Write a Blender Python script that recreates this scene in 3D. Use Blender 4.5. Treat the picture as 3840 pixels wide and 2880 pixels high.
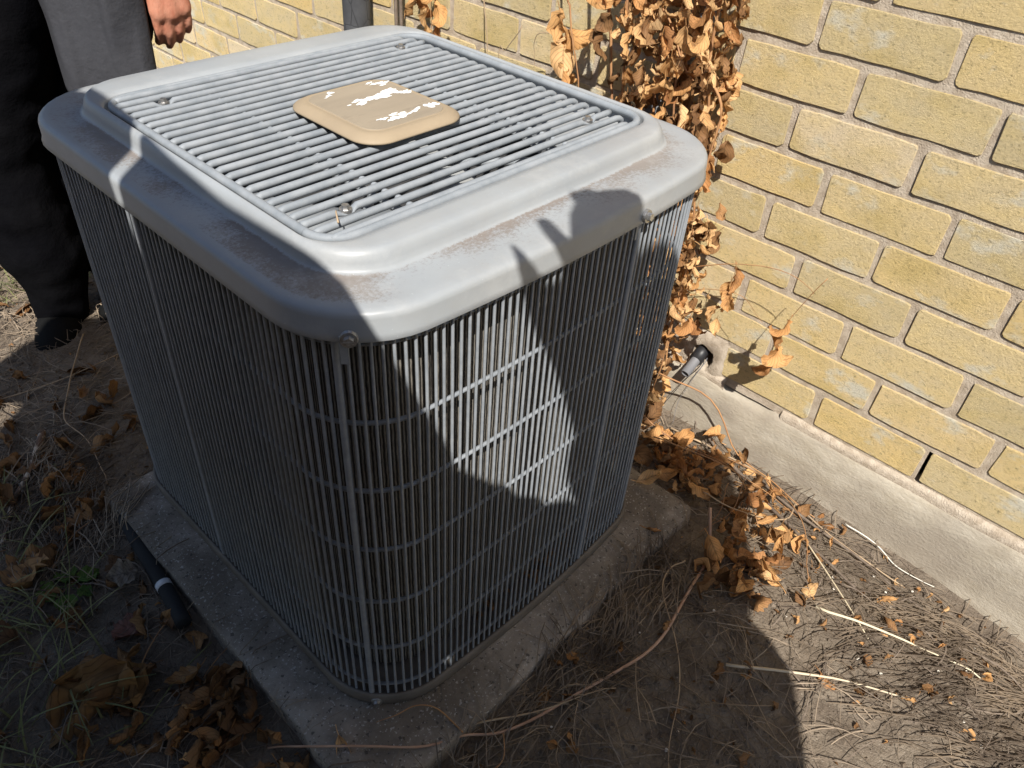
import bpy, bmesh, math, random
import numpy as np
from mathutils import Vector, Matrix, Euler, noise

for o in list(bpy.data.objects): bpy.data.objects.remove(o)
SC = bpy.context.scene; COL = SC.collection
rnd = random.Random(11)

# ------------------------------------------------------------------ camera, sky, sun, exposure
# survey units: 1 unit = 0.5 m, origin at the left rim of the fan grille; U() turns them into metres
def U(x, y, z): return Vector((.5*x, .5*y, .5*z+.765))
CAMU = (-.75823668, -1.64849702, .77153267)
RX = Vector((.69254901, -.71938982, .05342434)); RY = Vector((-.43229019, -.47316717, -.76761841)); RZ = Vector((.57749551, .50851855, -.63867662))
cam = bpy.data.cameras.new('camera'); co = bpy.data.objects.new('camera', cam); COL.objects.link(co)
m = Matrix.Identity(4)
for i in range(3): m[i][0] = RX[i]; m[i][1] = -RY[i]; m[i][2] = -RZ[i]
m.translation = U(*CAMU); co.matrix_world = m
cam.sensor_width = 36; cam.lens = 2887.3/3840*36; cam.clip_start = .02; cam.clip_end = 400
SC.camera = co
LD = Vector((.48, .44, -.76)).normalized()          # direction the sunlight travels
w = bpy.data.worlds.new('World'); SC.world = w; w.use_nodes = True
sky = w.node_tree.nodes.new('ShaderNodeTexSky'); sky.sky_type = 'NISHITA'; sky.sun_disc = False
sky.sun_elevation = math.asin(-LD.z); sky.sun_rotation = math.atan2(-LD.x, -LD.y) % (2*math.pi)
bgn = w.node_tree.nodes['Background']; bgn.inputs[1].default_value = .08
w.node_tree.links.new(sky.outputs[0], bgn.inputs[0])
sl = bpy.data.lights.new('sun', 'SUN'); so = bpy.data.objects.new('sun', sl); COL.objects.link(so)
sl.energy = 4.7; sl.angle = math.radians(.53); sl.color = (1, .95, .87)
so.rotation_euler = LD.to_track_quat('-Z', 'Y').to_euler(); so.location = (-4, -4, 7)
SC.view_settings.view_transform = 'Standard'; SC.view_settings.look = 'None'
SC.view_settings.exposure = .68; SC.view_settings.gamma = 1; SC.view_settings.use_curve_mapping = False

# ------------------------------------------------------------------ materials
def mat(name, base, rough=.7, metal=0., var=None, scale=8, detail=6, bump=0., bscale=60, bdist=.002, stretch=(1, 1, 1),
        objrand=None, spec=.4, extra=None, trans=0, coords='Object', vlo=.35, vhi=.65):
    M = bpy.data.materials.new(name); M.use_nodes = True; nt = M.node_tree; N = nt.nodes; Lk = nt.links
    P = N['Principled BSDF']; P.inputs['Roughness'].default_value = rough; P.inputs['Metallic'].default_value = metal
    P.inputs['Specular IOR Level'].default_value = spec
    tc = N.new('ShaderNodeTexCoord'); oi = N.new('ShaderNodeObjectInfo')
    mp = N.new('ShaderNodeMapping'); mp.inputs['Scale'].default_value = stretch
    ad = N.new('ShaderNodeVectorMath'); ad.operation = 'ADD'
    ml = N.new('ShaderNodeMath'); ml.operation = 'MULTIPLY'; ml.inputs[1].default_value = 37.
    Lk.new(oi.outputs['Random'], ml.inputs[0]); Lk.new(tc.outputs[coords], mp.inputs[0]); Lk.new(mp.outputs[0], ad.inputs[0])
    if objrand is not None or coords == 'Object': Lk.new(ml.outputs[0], ad.inputs[1])
    vec = ad.outputs[0]
    def noi(sc, dt=6, ro=.6, v=None):
        n = N.new('ShaderNodeTexNoise'); n.inputs['Scale'].default_value = sc; n.inputs['Detail'].default_value = dt
        n.inputs['Roughness'].default_value = ro; Lk.new(v or vec, n.inputs['Vector']); return n.outputs['Fac']
    def ramp(f, pts):
        r = N.new('ShaderNodeValToRGB'); Lk.new(f, r.inputs[0]); e = r.color_ramp.elements
        while len(e) < len(pts): e.new(.5)
        for k, (p, c) in enumerate(pts): e[k].position = p; e[k].color = (c[0], c[1], c[2], 1) if not isinstance(c, (int, float)) else (c, c, c, 1)
        return r.outputs[0]
    def mix(f, a, b, mode='MIX'):
        q = N.new('ShaderNodeMix'); q.data_type = 'RGBA'; q.blend_type = mode
        for s, val in ((q.inputs[0], f), (q.inputs[6], a), (q.inputs[7], b)):
            if isinstance(val, (int, float)): s.default_value = val
            elif isinstance(val, tuple): s.default_value = (*val, 1)
            else: Lk.new(val, s)
        return q.outputs[2]
    col = None
    if var is not None:
        col = ramp(noi(scale, detail), [(vlo, base), (vhi, var)])
    else: col = mix(0., tuple(base), tuple(base))
    if objrand is not None:
        col2 = ramp(oi.outputs['Random'], objrand); col = mix(1., col, col2, 'MULTIPLY')
    h = None
    if bump: h = noi(bscale, 8, .65)
    if extra: col, h = extra(dict(N=N, Lk=Lk, P=P, noi=noi, ramp=ramp, mix=mix, col=col, h=h, vec=vec, tc=tc, oi=oi, mp=mp))
    Lk.new(col, P.inputs['Base Color'])
    if h is not None:
        b = N.new('ShaderNodeBump'); b.inputs['Strength'].default_value = bump; b.inputs['Distance'].default_value = bdist
        Lk.new(h, b.inputs['Height']); Lk.new(b.outputs[0], P.inputs['Normal'])
    if trans:
        t = N.new('ShaderNodeBsdfTranslucent'); Lk.new(col, t.inputs[0]); mx = N.new('ShaderNodeMixShader'); mx.inputs[0].default_value = trans
        Lk.new(P.outputs[0], mx.inputs[1]); Lk.new(t.outputs[0], mx.inputs[2]); Lk.new(mx.outputs[0], N['Material Output'].inputs[0])
    return M

def brick_extra(d):
    noi, ramp, mix = d['noi'], d['ramp'], d['mix']
    pale = ramp(noi(16, 4, .6), [(.56, 0.), (.68, 1.)])
    c = mix(pale, d['col'], (.70, .65, .52))
    deep = ramp(noi(9, 3), [(.52, 0.), (.7, .6)]); c = mix(deep, c, (.58, .44, .17))
    pits = ramp(noi(170, 6, .85), [(.33, .45), (.46, 1.)]); c = mix(1., c, pits, 'MULTIPLY')
    N, Lk = d['N'], d['Lk']
    a = N.new('ShaderNodeMath'); a.operation = 'ADD'; Lk.new(noi(260, 6, .85), a.inputs[0])
    b = N.new('ShaderNodeMath'); b.operation = 'MULTIPLY'; b.inputs[1].default_value = .35; Lk.new(noi(95, 4, .6), b.inputs[0]); Lk.new(b.outputs[0], a.inputs[1])
    return c, a.outputs[0]
M_brick = mat('yellow_brick', (.80, .64, .345), .92, var=(.74, .61, .375), scale=30, bump=1., bdist=.0065, stretch=(1, .7, 1.1),
              objrand=[(0, (.84, .84, .82)), (.4, (.98, .97, .95)), (.75, (1.0, .93, .78)), (1, (1.06, 1.07, 1.22))], extra=brick_extra, spec=.15)
M_mortar = mat('sandy_mortar', (.42, .345, .265), .95, var=(.55, .47, .375), scale=50, bump=1., bscale=330, bdist=.004, spec=.1, vlo=.4, vhi=.6)
def fnd_extra(d):
    noi, ramp, mix = d['noi'], d['ramp'], d['mix']
    c = mix(ramp(noi(7, 5), [(.45, 0.), (.62, .8)]), d['col'], (.30, .26, .21))
    return c, d['h']
M_found = mat('weathered_concrete', (.36, .315, .245), .95, var=(.45, .405, .33), scale=25, bump=.7, bscale=150, bdist=.003, stretch=(1, .7, 1.25), extra=fnd_extra, spec=.1)
def pad_extra(d):
    noi, ramp, mix = d['noi'], d['ramp'], d['mix']
    c = mix(ramp(noi(5, 6, .7), [(.42, 0.), (.60, .75)]), d['col'], (.12, .10, .08))
    c = mix(ramp(noi(210, 2), [(.62, 0.), (.66, .6)]), c, (.5, .48, .45))
    c = mix(ramp(noi(120, 2), [(.33, .7), (.38, 0.)]), c, (.05, .045, .04))
    return c, d['h']
M_pad = mat('stained_pad_concrete', (.27, .235, .20), .95, var=(.35, .31, .265), scale=35, bump=.8, bscale=170, bdist=.003, extra=pad_extra, spec=.1)
def soil_extra(d):
    noi, ramp, mix, N, Lk = d['noi'], d['ramp'], d['mix'], d['N'], d['Lk']
    c = mix(ramp(noi(3.2, 5), [(.5, 0.), (.62, .6)]), d['col'], (.20, .16, .12))
    v = N.new('ShaderNodeTexVoronoi'); v.feature = 'DISTANCE_TO_EDGE'; v.inputs['Scale'].default_value = 42; Lk.new(d['vec'], v.inputs['Vector'])
    cr = ramp(v.outputs['Distance'], [(0., .35), (.06, 1.)]); c = mix(.3, c, cr, 'MULTIPLY')
    c = mix(ramp(noi(260, 2), [(.66, 0.), (.70, .6)]), c, (.38, .33, .27))
    a = N.new('ShaderNodeMath'); a.operation = 'ADD'; Lk.new(d['h'], a.inputs[0]); 
    b = N.new('ShaderNodeMath'); b.operation = 'MULTIPLY'; b.inputs[1].default_value = .12; Lk.new(cr, b.inputs[0]); Lk.new(b.outputs[0], a.inputs[1])
    return c, a.outputs[0]
M_soil = mat('dry_soil', (.135, .106, .081), .97, var=(.235, .194, .15), scale=20, bump=1., bscale=60, bdist=.012, extra=soil_extra, spec=.1)
def lid_extra(d):
    noi, ramp, mix, N, Lk = d['noi'], d['ramp'], d['mix'], d['N'], d['Lk']
    at = N.new('ShaderNodeAttribute'); at.attribute_name = 'dirt'
    nn = noi(230, 6, .85)
    mm = N.new('ShaderNodeMath'); mm.operation = 'MULTIPLY'; Lk.new(at.outputs['Fac'], mm.inputs[0]); Lk.new(ramp(noi(7, 4), [(.38, .55), (.62, 1.15)]), mm.inputs[1])
    su = N.new('ShaderNodeMath'); su.operation = 'ADD'; Lk.new(mm.outputs[0], su.inputs[0]); Lk.new(nn, su.inputs[1])
    f = ramp(su.outputs[0], [(.78, 0.), (1.06, .9)])
    c = mix(f, d['col'], (.17, .14, .12))
    c = mix(ramp(noi(330, 2), [(.72, 0.), (.75, .35)]), c, (.60, .62, .64))
    c = mix(ramp(noi(3.5, 6, .7), [(.45, 0.), (.72, .45)]), c, (.27, .255, .235))
    c = mix(ramp(noi(11, 6, .75), [(.52, 0.), (.75, .5)]), c, (.40, .405, .405))
    Lk.new(ramp(f, [(0., .42), (1., .9)]), d['P'].inputs['Roughness'])
    return c, d['h']
M_lid = mat('weathered_grey_paint', (.26, .28, .30), .42, var=(.305, .325, .342), scale=6, bump=.12, bscale=40, bdist=.001, extra=lid_extra, spec=.45)
M_slat = mat('chalky_grey_coating', (.20, .222, .245), .6, var=(.27, .29, .312), scale=38, bump=.12, bscale=120, bdist=.001, spec=.35)
M_wire = mat('grey_wire_coating', (.21, .23, .255), .5, var=(.27, .29, .315), scale=50, spec=.4, bump=.15, bscale=200, bdist=.0006)
def fin_extra(d):
    noi, ramp, mix, N, Lk = d['noi'], d['ramp'], d['mix'], d['N'], d['Lk']
    u = N.new('ShaderNodeUVMap'); w_ = N.new('ShaderNodeTexWave'); w_.wave_type = 'BANDS'; w_.bands_direction = 'X'
    w_.inputs['Scale'].default_value = 70; w_.inputs['Distortion'].default_value = 1.4; w_.inputs['Detail'].default_value = 2; w_.inputs['Detail Scale'].default_value = 1.2
    Lk.new(u.outputs[0], w_.inputs['Vector'])
    c = mix(1., d['col'], ramp(w_.outputs['Fac'], [(.15, .1), (.8, 1.)]), 'MULTIPLY')
    return c, w_.outputs['Fac']
M_fin = mat('dusty_aluminium_fins', (.14, .126, .108), .8, var=(.215, .197, .17), scale=60, bump=.6, bdist=.004, extra=fin_extra, spec=.3)
M_dark = mat('dark_interior_steel', (.045, .045, .047), .8)
M_pan = mat('dull_brown_grey_paint', (.17, .15, .13), .7, var=(.11, .095, .08), scale=14, bump=.3, bscale=120)
M_blade = mat('fan_blade_aluminium', (.42, .44, .45), .5, var=(.32, .32, .31), scale=12, metal=.1)
M_bolt = mat('zinc_bolt', (.5, .5, .5), .38, metal=.85, var=(.3, .29, .28), scale=300)
M_tan = mat('tan_plastic', (.33, .26, .175), .65, var=(.29, .228, .155), scale=9, bump=.1, bscale=200, bdist=.0005)
def tanf_extra(d):
    noi, ramp, mix = d['noi'], d['ramp'], d['mix']
    c = mix(ramp(noi(24, 7, .75), [(.55, 0.), (.72, .7)]), d['col'], (.16, .13, .10))
    return c, d['h']
M_tanf = mat('faded_tan_label', (.24, .20, .15), .75, var=(.30, .25, .185), scale=12, bump=.25, bscale=90, bdist=.0008, stretch=(.5, 2, 1), extra=tanf_extra)
M_flake = mat('white_label_remains', (.86, .86, .84), .4)
def leaf_extra(d):
    noi, ramp, mix, N, Lk = d['noi'], d['ramp'], d['mix'], d['N'], d['Lk']
    u = N.new('ShaderNodeUVMap'); sp = N.new('ShaderNodeSeparateXYZ'); Lk.new(u.outputs[0], sp.inputs[0])
    a = N.new('ShaderNodeMath'); a.operation = 'SUBTRACT'; a.inputs[1].default_value = .5; Lk.new(sp.outputs[0], a.inputs[0])
    ab = N.new('ShaderNodeMath'); ab.operation = 'ABSOLUTE'; Lk.new(a.outputs[0], ab.inputs[0])
    q = N.new('ShaderNodeMath'); q.operation = 'MULTIPLY_ADD'; q.inputs[1].default_value = -.7; Lk.new(ab.outputs[0], q.inputs[0]); Lk.new(sp.outputs[1], q.inputs[2])
    s = N.new('ShaderNodeMath'); s.operation = 'MULTIPLY'; s.inputs[1].default_value = 52; Lk.new(q.outputs[0], s.inputs[0])
    sn = N.new('ShaderNodeMath'); sn.operation = 'SINE'; Lk.new(s.outputs[0], sn.inputs[0])
    vein = ramp(sn.outputs[0], [(.0, 1.), (.78, 1.), (1., .62)])
    mid = ramp(ab.outputs[0], [(.0, .6), (.05, 1.)])
    c = mix(1., d['col'], vein, 'MULTIPLY'); c = mix(1., c, mid, 'MULTIPLY')
    c = mix(ramp(noi(28, 5, .7), [(.56, 0.), (.72, .75)]), c, (.13, .065, .03))
    mul = N.new('ShaderNodeMath'); mul.operation = 'MULTIPLY'; Lk.new(vein, mul.inputs[0]); Lk.new(mid, mul.inputs[1])
    return c, mul.outputs[0]
def leafmat(name, a, b, ram, tr=.3):
    return mat(name, a, .7, var=b, scale=14, bump=.8, bdist=.0012, extra=leaf_extra, trans=tr, objrand=ram, spec=.25)
M_leaf = leafmat('dry_orange_leaf', (.78, .46, .205), (.60, .33, .135), [(0, (.52, .42, .38)), (.3, (.88, .8, .72)), (.7, (1, .99, .94)), (1, (1.1, 1.25, 1.45))])
M_leafb = leafmat('dry_brown_leaf', (.33, .19, .085), (.22, .115, .05), [(0, (.5, .45, .42)), (.5, (.9, .85, .8)), (1, (1.25, 1.2, 1.1))], .1)
M_leafy = leafmat('yellowed_leaf', (.30, .165, .06), (.20, .10, .04), [(0, (.8, .8, .8)), (1, (1.1, 1.1, 1))], .1)
M_leafr = leafmat('pinkish_leaf', (.33, .17, .13), (.25, .11, .08), [(0, (.8, .8, .8)), (1, (1.1, 1.1, 1))], .1)
M_leafg = leafmat('green_leaf', (.09, .16, .035), (.14, .21, .05), [(0, (.8, .85, .8)), (1, (1.15, 1.1, 1))], .2)
M_stem = mat('orange_brown_stem', (.42, .23, .10), .7, var=(.30, .15, .07), scale=25, bump=.3)
M_stemt = mat('tan_stem', (.45, .34, .22), .8, var=(.31, .22, .14), scale=25, bump=.3)
M_straw = mat('dry_straw', (.30, .235, .17), .85, var=(.13, .10, .075), scale=7, spec=.2, vlo=.42, vhi=.58)
M_bark = mat('grey_bark', (.20, .16, .125), .9, var=(.11, .08, .06), scale=60, bump=.8, bscale=150)
M_peel = mat('peeling_pale_bark', (.52, .43, .33), .85, var=(.16, .1, .07), scale=45, bump=.8, bscale=100, vlo=.45, vhi=.52)
M_grass = mat('dry_green_grass', (.13, .15, .055), .8, var=(.27, .25, .11), scale=5, trans=.15)
M_crumb = mat('soil_crumbs', (.12, .092, .068), .95, var=(.19, .155, .12), scale=15, spec=.1)
M_shell = mat('white_shell', (.75, .71, .63), .5, var=(.6, .55, .47), scale=90)
M_skin = mat('weathered_skin', (.49, .185, .115), .5, var=(.57, .27, .18), scale=60, bump=.7, bscale=190, bdist=.0018, stretch=(1, 1, .5), spec=.35)
M_hair = mat('grey_hair', (.12, .11, .1), .8)
M_trous = mat('black_trouser_cloth', (.003, .003, .004), 1., var=(.005, .005, .006), scale=12, bump=.5, bscale=9, bdist=.02, spec=.03)
M_jack = mat('charcoal_suiting', (.035, .036, .043), .85, var=(.045, .046, .053), scale=5, bump=.5, bscale=14, bdist=.012, spec=.25)
M_beige = mat('dark_coat_cloth', (.05, .047, .044), .9, var=(.065, .06, .056), scale=10, bump=.3, bscale=300)
M_shoe = mat('black_leather', (.006, .006, .006), .8, spec=.12, bump=.4, bscale=35, bdist=.002)
M_foam = mat('black_foam', (.018, .018, .019), .85, bump=.6, bscale=70)
M_tape = mat('white_tape', (.62, .62, .64), .5)
def crack_extra(d):
    N, Lk = d['N'], d['Lk']
    v = N.new('ShaderNodeTexVoronoi'); v.feature = 'DISTANCE_TO_EDGE'; v.inputs['Scale'].default_value = 22; Lk.new(d['vec'], v.inputs['Vector'])
    cr = d['ramp'](v.outputs['Distance'], [(0., .5), (.025, 1.)])
    return d['mix'](1., d['col'], cr, 'MULTIPLY'), cr
M_crk = mat('cracked_black_insulation', (.05, .052, .058), .8, var=(.075, .078, .085), scale=20, bump=.6, bdist=.004, extra=crack_extra)
M_cond = mat('grey_flexible_conduit', (.17, .18, .195), .55, spec=.4)
M_pvc = mat('grey_pvc', (.17, .17, .18), .6)
M_blackp = mat('black_plastic', (.02, .02, .022), .45)
M_void = mat('dark_cavity_lining', (.05, .042, .035), .95)

# ------------------------------------------------------------------ helpers
def finish(bm, name, material, parent=None, smooth=True, link=True):
    me = bpy.data.meshes.new(name); bm.to_mesh(me); bm.free()
    me.materials.append(material)
    if smooth: me.polygons.foreach_set('use_smooth', [True]*len(me.polygons))
    if not link: return me
    return link_mesh(me, name, parent)
def link_mesh(me, name, parent=None):
    o = bpy.data.objects.new(name, me); COL.objects.link(o)
    if parent: o.parent = parent; o.matrix_parent_inverse = Matrix.Translation(-parent.location)
    return o
def thing(name, label, cat, loc=(0, 0, 0), group=None):
    o = bpy.data.objects.new(name, None); COL.objects.link(o); o.location = loc; o.empty_display_size = .05
    o['label'] = label; o['category'] = cat
    if group: o['group'] = group
    return o
def tag(o, label, cat, group=None):
    o['label'] = label; o['category'] = cat
    if group: o['group'] = group
    return o
def tube(bm, pts, r, n=6, cap=True, twist=0., flat=None):
    pts = [Vector(p) for p in pts]; rings = []
    up = Vector((.13, .21, .97))
    for i, p in enumerate(pts):
        t = (pts[min(i+1, len(pts)-1)]-pts[max(i-1, 0)]).normalized()
        a = t.cross(up)
        if a.length < .05: a = t.cross(Vector((1, 0, 0)))
        a.normalize(); b = a.cross(t).normalized()
        rr = r[i] if isinstance(r, (list, tuple)) else r
        fa, fb = flat[i] if flat else (1, 1)
        rings.append([bm.verts.new(p+a*(math.cos(2*math.pi*k/n)*rr*fa)+b*(math.sin(2*math.pi*k/n)*rr*fb)) for k in range(n)])
    for A, B in zip(rings, rings[1:]):
        for k in range(n): bm.faces.new((A[k], A[(k+1) % n], B[(k+1) % n], B[k]))
    if cap:
        bm.faces.new(rings[0][::-1]); bm.faces.new(rings[-1])
def smoothline(pts, k=6):
    pts = [Vector(p) for p in pts]; out = []
    P = [pts[0]*2-pts[1]]+pts+[pts[-1]*2-pts[-2]]
    for i in range(1, len(P)-2):
        for j in range(k):
            t = j/k; a, b, c, d = P[i-1], P[i], P[i+1], P[i+2]
            out.append(.5*((2*b)+(c-a)*t+(2*a-5*b+4*c-d)*t*t+(3*b-a-3*c+d)*t**3))
    out.append(pts[-1]); return out
def box(bm, lo, hi):
    v = [bm.verts.new((x, y, z)) for z in (lo[2], hi[2]) for y in (lo[1], hi[1]) for x in (lo[0], hi[0])]
    for f in ((0, 2, 3, 1), (4, 5, 7, 6), (0, 1, 5, 4), (1, 3, 7, 5), (3, 2, 6, 7), (2, 0, 4, 6)): bm.faces.new([v[i] for i in f])
NC, NS = 10, 14
def outline(x0, x1, y0, y1, r, bow=0.):
    """closed outline of a rounded rectangle (survey units), counter-clockwise from the near left corner"""
    pts = []
    cs = [(x0+r, y0+r, math.pi), (x1-r, y0+r, 1.5*math.pi), (x1-r, y1-r, 0), (x0+r, y1-r, .5*math.pi)]
    for i, (cx, cy, a0) in enumerate(cs):
        for k in range(NC): a = a0+(k/(NC-1))*math.pi/2; pts.append((cx+r*math.cos(a), cy+r*math.sin(a)))
        nx, ny, a1 = cs[(i+1) % 4]; s = pts[-1]; e = (nx+r*math.cos(a1), ny+r*math.sin(a1))
        for k in range(1, NS): t = k/NS; pts.append((s[0]+(e[0]-s[0])*t, s[1]+(e[1]-s[1])*t))
    cx, cy, hx, hy = (x0+x1)/2, (y0+y1)/2, (x1-x0)/2, (y1-y0)/2
    out = []
    for x, y in pts:
        fx = (x-cx)/hx; fy = (y-cy)/hy
        out.append((x, y+math.copysign(bow*(1-fx*fx)*abs(fy)**3, fy)))
    return out
def loft(bm, rows, close_top=False):
    """rows: list of (outline points, z)"""
    R = []
    for pts, z in rows: R.append([bm.verts.new(U(x, y, z)) for x, y in pts])
    n = len(R[0])
    for A, B in zip(R, R[1:]):
        for k in range(n): bm.faces.new((A[k], A[(k+1) % n], B[(k+1) % n], B[k]))
    if close_top: bm.faces.new(R[-1])
    return R

# ------------------------------------------------------------------ ground
def ground_u(x, y):
    t = min(max((x-1.15)/.62, 0), 1); t = t*t*(3-2*t)
    zw = -1.595-.09*min(max((-y-1.2)/.9, 0), 1)
    b_ = -1.475-.02*min(max((-x-.2)/.3, 0), 1)+.028*min(max((-y-.75)/.15, 0), 1)*min(max((x+.1)/.3, 0), 1); return b_+(zw-b_)*t
def gz(x, y, fine=True):            # survey units -> height in survey units
    z = ground_u(x, y)
    v = Vector((x*1.3, y*1.3, .3)); z += .035*noise.noise(v)+.016*noise.noise(v*4)
    if fine: z += .007*noise.noise(v*13)
    # keep clear of the pad
    if -.36 < x < 1.24 and -.95 < y < .75: z = min(z, -1.447 if y < -.86 else -1.475)
    return z
def axis(lo, hi, step, far):
    a = list(np.arange(lo, hi+1e-6, step)); s = step; x = hi
    while x < far: s *= 1.5; x += s; a.append(x)
    s = step; x = lo; b = []
    while x > -far: s *= 1.5; x -= s; b.append(x)
    return b[::-1]+a
xs = axis(-2.2, 1.9, .022, 160); ys = axis(-2.6, 3.4, .028, 160)
bm = bmesh.new(); G = []
for y in ys:
    row = []
    for x in xs:
        inn = -2.3 < x < 2 and -2.7 < y < 3.5
        row.append(bm.verts.new(U(x, y, gz(x, y) if inn else ground_u(x, y))))
    G.append(row)
for a, b in zip(G, G[1:]):
    for k in range(len(a)-1): bm.faces.new((a[k], a[k+1], b[k+1], b[k]))
g = finish(bm, 'ground', M_soil); g['kind'] = 'structure'

# ------------------------------------------------------------------ brick wall
XW = 1.8
wall = thing('brick_wall', 'yellow brick house wall with sandy mortar on a concrete footing', 'wall', U(XW, 0, -1.6))
def brick_mesh(L, H, seed, D=.09, hole=None):
    r = random.Random(seed); bm = bmesh.new(); pts = []
    rc = .013
    for cx, cy, a0 in ((L/2-rc, H/2-rc, 0), (-L/2+rc, H/2-rc, 90), (-L/2+rc, -H/2+rc, 180), (L/2-rc, -H/2+rc, 270)):
        for k in range(3):
            a = math.radians(a0+45*k); q = rc*r.uniform(.75, 1.25); pts.append((cx+math.cos(a)*q, cy+math.sin(a)*q))
        # two extra points along the coming edge
        nxt = {0: (-1, 0), 90: (0, -1), 180: (1, 0), 270: (0, 1)}[a0]
        ln = (L if nxt[0] else H)-2*rc
        if nxt[0]:
            for t in (.2, .4, .6, .8): pts.append((pts[-1][0]*0+cx+nxt[0]*ln*t, math.copysign(H/2, cy)+r.uniform(-.0018, .0018)))
    def ring(k, d): return [bm.verts.new(Vector((-d*.5, p[0]*k[0]*.5, p[1]*k[1]*.5))) for p in pts]
    f0 = ring((1, 1), -D); f1 = ring((1, 1), -.0022); f2 = ring((1-.004/L, 1-.004/H), 0)
    n = len(pts)
    for A, B in ((f0, f1), (f1, f2)):
        for k in range(n): bm.faces.new((A[k], A[(k+1) % n], B[(k+1) % n], B[k]))
    bm.faces.new(f2)
    bmesh.ops.recalc_face_normals(bm, faces=bm.faces)
    me = finish(bm, 'brick', M_brick, link=False, smooth=False); return me
PIT, CH = .4275, .1676
def make_bricks():
    full = [brick_mesh(PIT-.027, CH-.026, s) for s in range(10)]
    stuffbm = bmesh.new(); cnt = 0
    for n in range(-12, 8):
        zc = .064-CH*n-CH/2
        j0 = -.583+.0 if n % 2 == 0 else -.755
        # course n lies between z=.064-CH*n and one course lower; joints of n=-1 row at -.583
        j0 = -.755 if n % 2 == 0 else -.580
        if n == 7: j0 = -1.003
        for k in range(-14, 14):
            yc = j0+PIT*(k+.5)
            if not -4.6 < yc < 4.9: continue
            if n == 7 and -.60 < yc < -.2: continue          # the broken-out place round the pipe
            dx, dz, rot = rnd.uniform(-.0022, .0016), rnd.uniform(-.0035, .0035), rnd.gauss(0, .0035)
            P = U(XW+dx, yc+rnd.uniform(-.004, .004), zc+dz)
            if -2.45 < yc < 4.0 and n >= -7 and cnt < 296 and not (yc > 2.6 and n < -2):
                o = bpy.data.objects.new('brick', full[rnd.randrange(10)]); COL.objects.link(o); o.parent = wall
                o.matrix_parent_inverse = Matrix.Translation(-wall.location); o.location = P; o.rotation_euler = (rot, 0, rnd.gauss(0, .0018)); cnt += 1
            else:
                me = full[rnd.randrange(10)]; tmp = bmesh.new(); tmp.from_mesh(me)
                mt = Matrix.Translation(P); bmesh.ops.transform(tmp, matrix=mt, verts=tmp.verts)
                mp = {v: stuffbm.verts.new(v.co) for v in tmp.verts}
                for f in tmp.faces: stuffbm.faces.new([mp[v] for v in f.verts])
                tmp.free()
    s = finish(stuffbm, 'far_bricks', M_brick, wall, smooth=False); s['kind'] = 'stuff'
    # mortar: a sheet 8 mm behind the brick faces with an open joint (weep slot)
    bm = bmesh.new()
    ya, yb, za, zb = -4.7, 5.0, -1.31, 2.1
    s0, s1, t0, t1 = -1.462, -1.434, -1.277, -1.125
    h0, h1, g0, g1 = -.585, -.38, -1.29, -1.115            # opening for the patch with the pipe hole
    Y = sorted({ya, yb, s0, s1, h0, h1} | set(np.arange(-2.4, 3.6, .06))); Z = sorted({za, zb, t0, t1, g0, g1} | set(np.arange(-1.2, .9, .06)))
    V = [[bm.verts.new(U(XW+.0060+rnd.uniform(-.0016, .002), y, z)) for z in Z] for y in Y]
    for i in range(len(Y)-1):
        for j in range(len(Z)-1):
            cy, cz = (Y[i]+Y[i+1])/2, (Z[j]+Z[j+1])/2
            if s0 < cy < s1 and t0 < cz < t1: continue
            if h0 < cy < h1 and g0 < cz < g1: continue
            bm.faces.new((V[i][j], V[i][j+1], V[i+1][j+1], V[i+1][j]))
    finish(bm, 'mortar', M_mortar, wall)
    # rough mortar patch with a round hole
    bm = bmesh.new(); n = 28; cy, cz = -.482, -1.232
    rim = []; 
    for k in range(n):
        a = 2*math.pi*k/n; c, s = math.cos(a), math.sin(a)
        t = min((.118 if c > 0 else .118)/max(abs(c), 1e-6), (.122 if s > 0 else .068)/max(abs(s), 1e-6))
        hr = .052*(1+.22*noise.noise(Vector((c*1.7, s*1.7, 3))))
        rr = [(t, .006), ((t+hr*1.6)/2, -.004+.006*noise.noise(Vector((c*3, s*3, 1)))), (hr*1.15, -.004), (hr, .004), (hr*.9, .12)]
        rim.append([bm.verts.new(U(XW+d, cy+c*q, cz+s*q*1.05)) for q, d in rr])
    for k in range(n):
        A, B = rim[k], rim[(k+1) % n]
        for j in range(4): bm.faces.new((A[j], B[j], B[j+1], A[j+1]))
    bmesh.ops.recalc_face_normals(bm, faces=bm.faces)
    finish(bm, 'mortar_patch', M_mortar, wall)
    bm = bmesh.new(); box(bm, U(XW+.13, -4.7, -2.2), U(XW+.2, 5.0, 2.1)); finish(bm, 'inner_wall', M_void, wall, smooth=False)
    # concrete footing, a little proud of the bricks, uneven top edge
    bm = bmesh.new(); ysf = sorted(list(np.arange(-4.7, 5.01, .03)))
    rows = []
    for y in ysf:
        v = Vector((0, y*2.2, 0)); nz = noise.noise(v)*.010+noise.noise(v*4)*.007+noise.noise(v*13)*.004
        top = -1.312+nz+(-.012 if -.84 < y < -.6 else 0)
        fr = XW-.012+.008*noise.noise(v*1.5+Vector((5, 0, 0)))
        rows.append([bm.verts.new(U(a, y, b)) for a, b in ((XW+.12, top-.002), (XW+.01, top), (XW-.002+.004*noise.noise(v*9), top-.006), (fr, top-.022),
                     (fr-.006+.005*noise.noise(v*7), top-.10), (fr-.006+.005*noise.noise(v*5+Vector((9, 9, 9))), top-.2), (fr-.012, -1.95))])
    for A, B in zip(rows, rows[1:]):
        for k in range(6): bm.faces.new((A[k], A[k+1], B[k+1], B[k]))
    bmesh.ops.recalc_face_normals(bm, faces=bm.faces)
    finish(bm, 'footing', M_found, wall)
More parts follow.
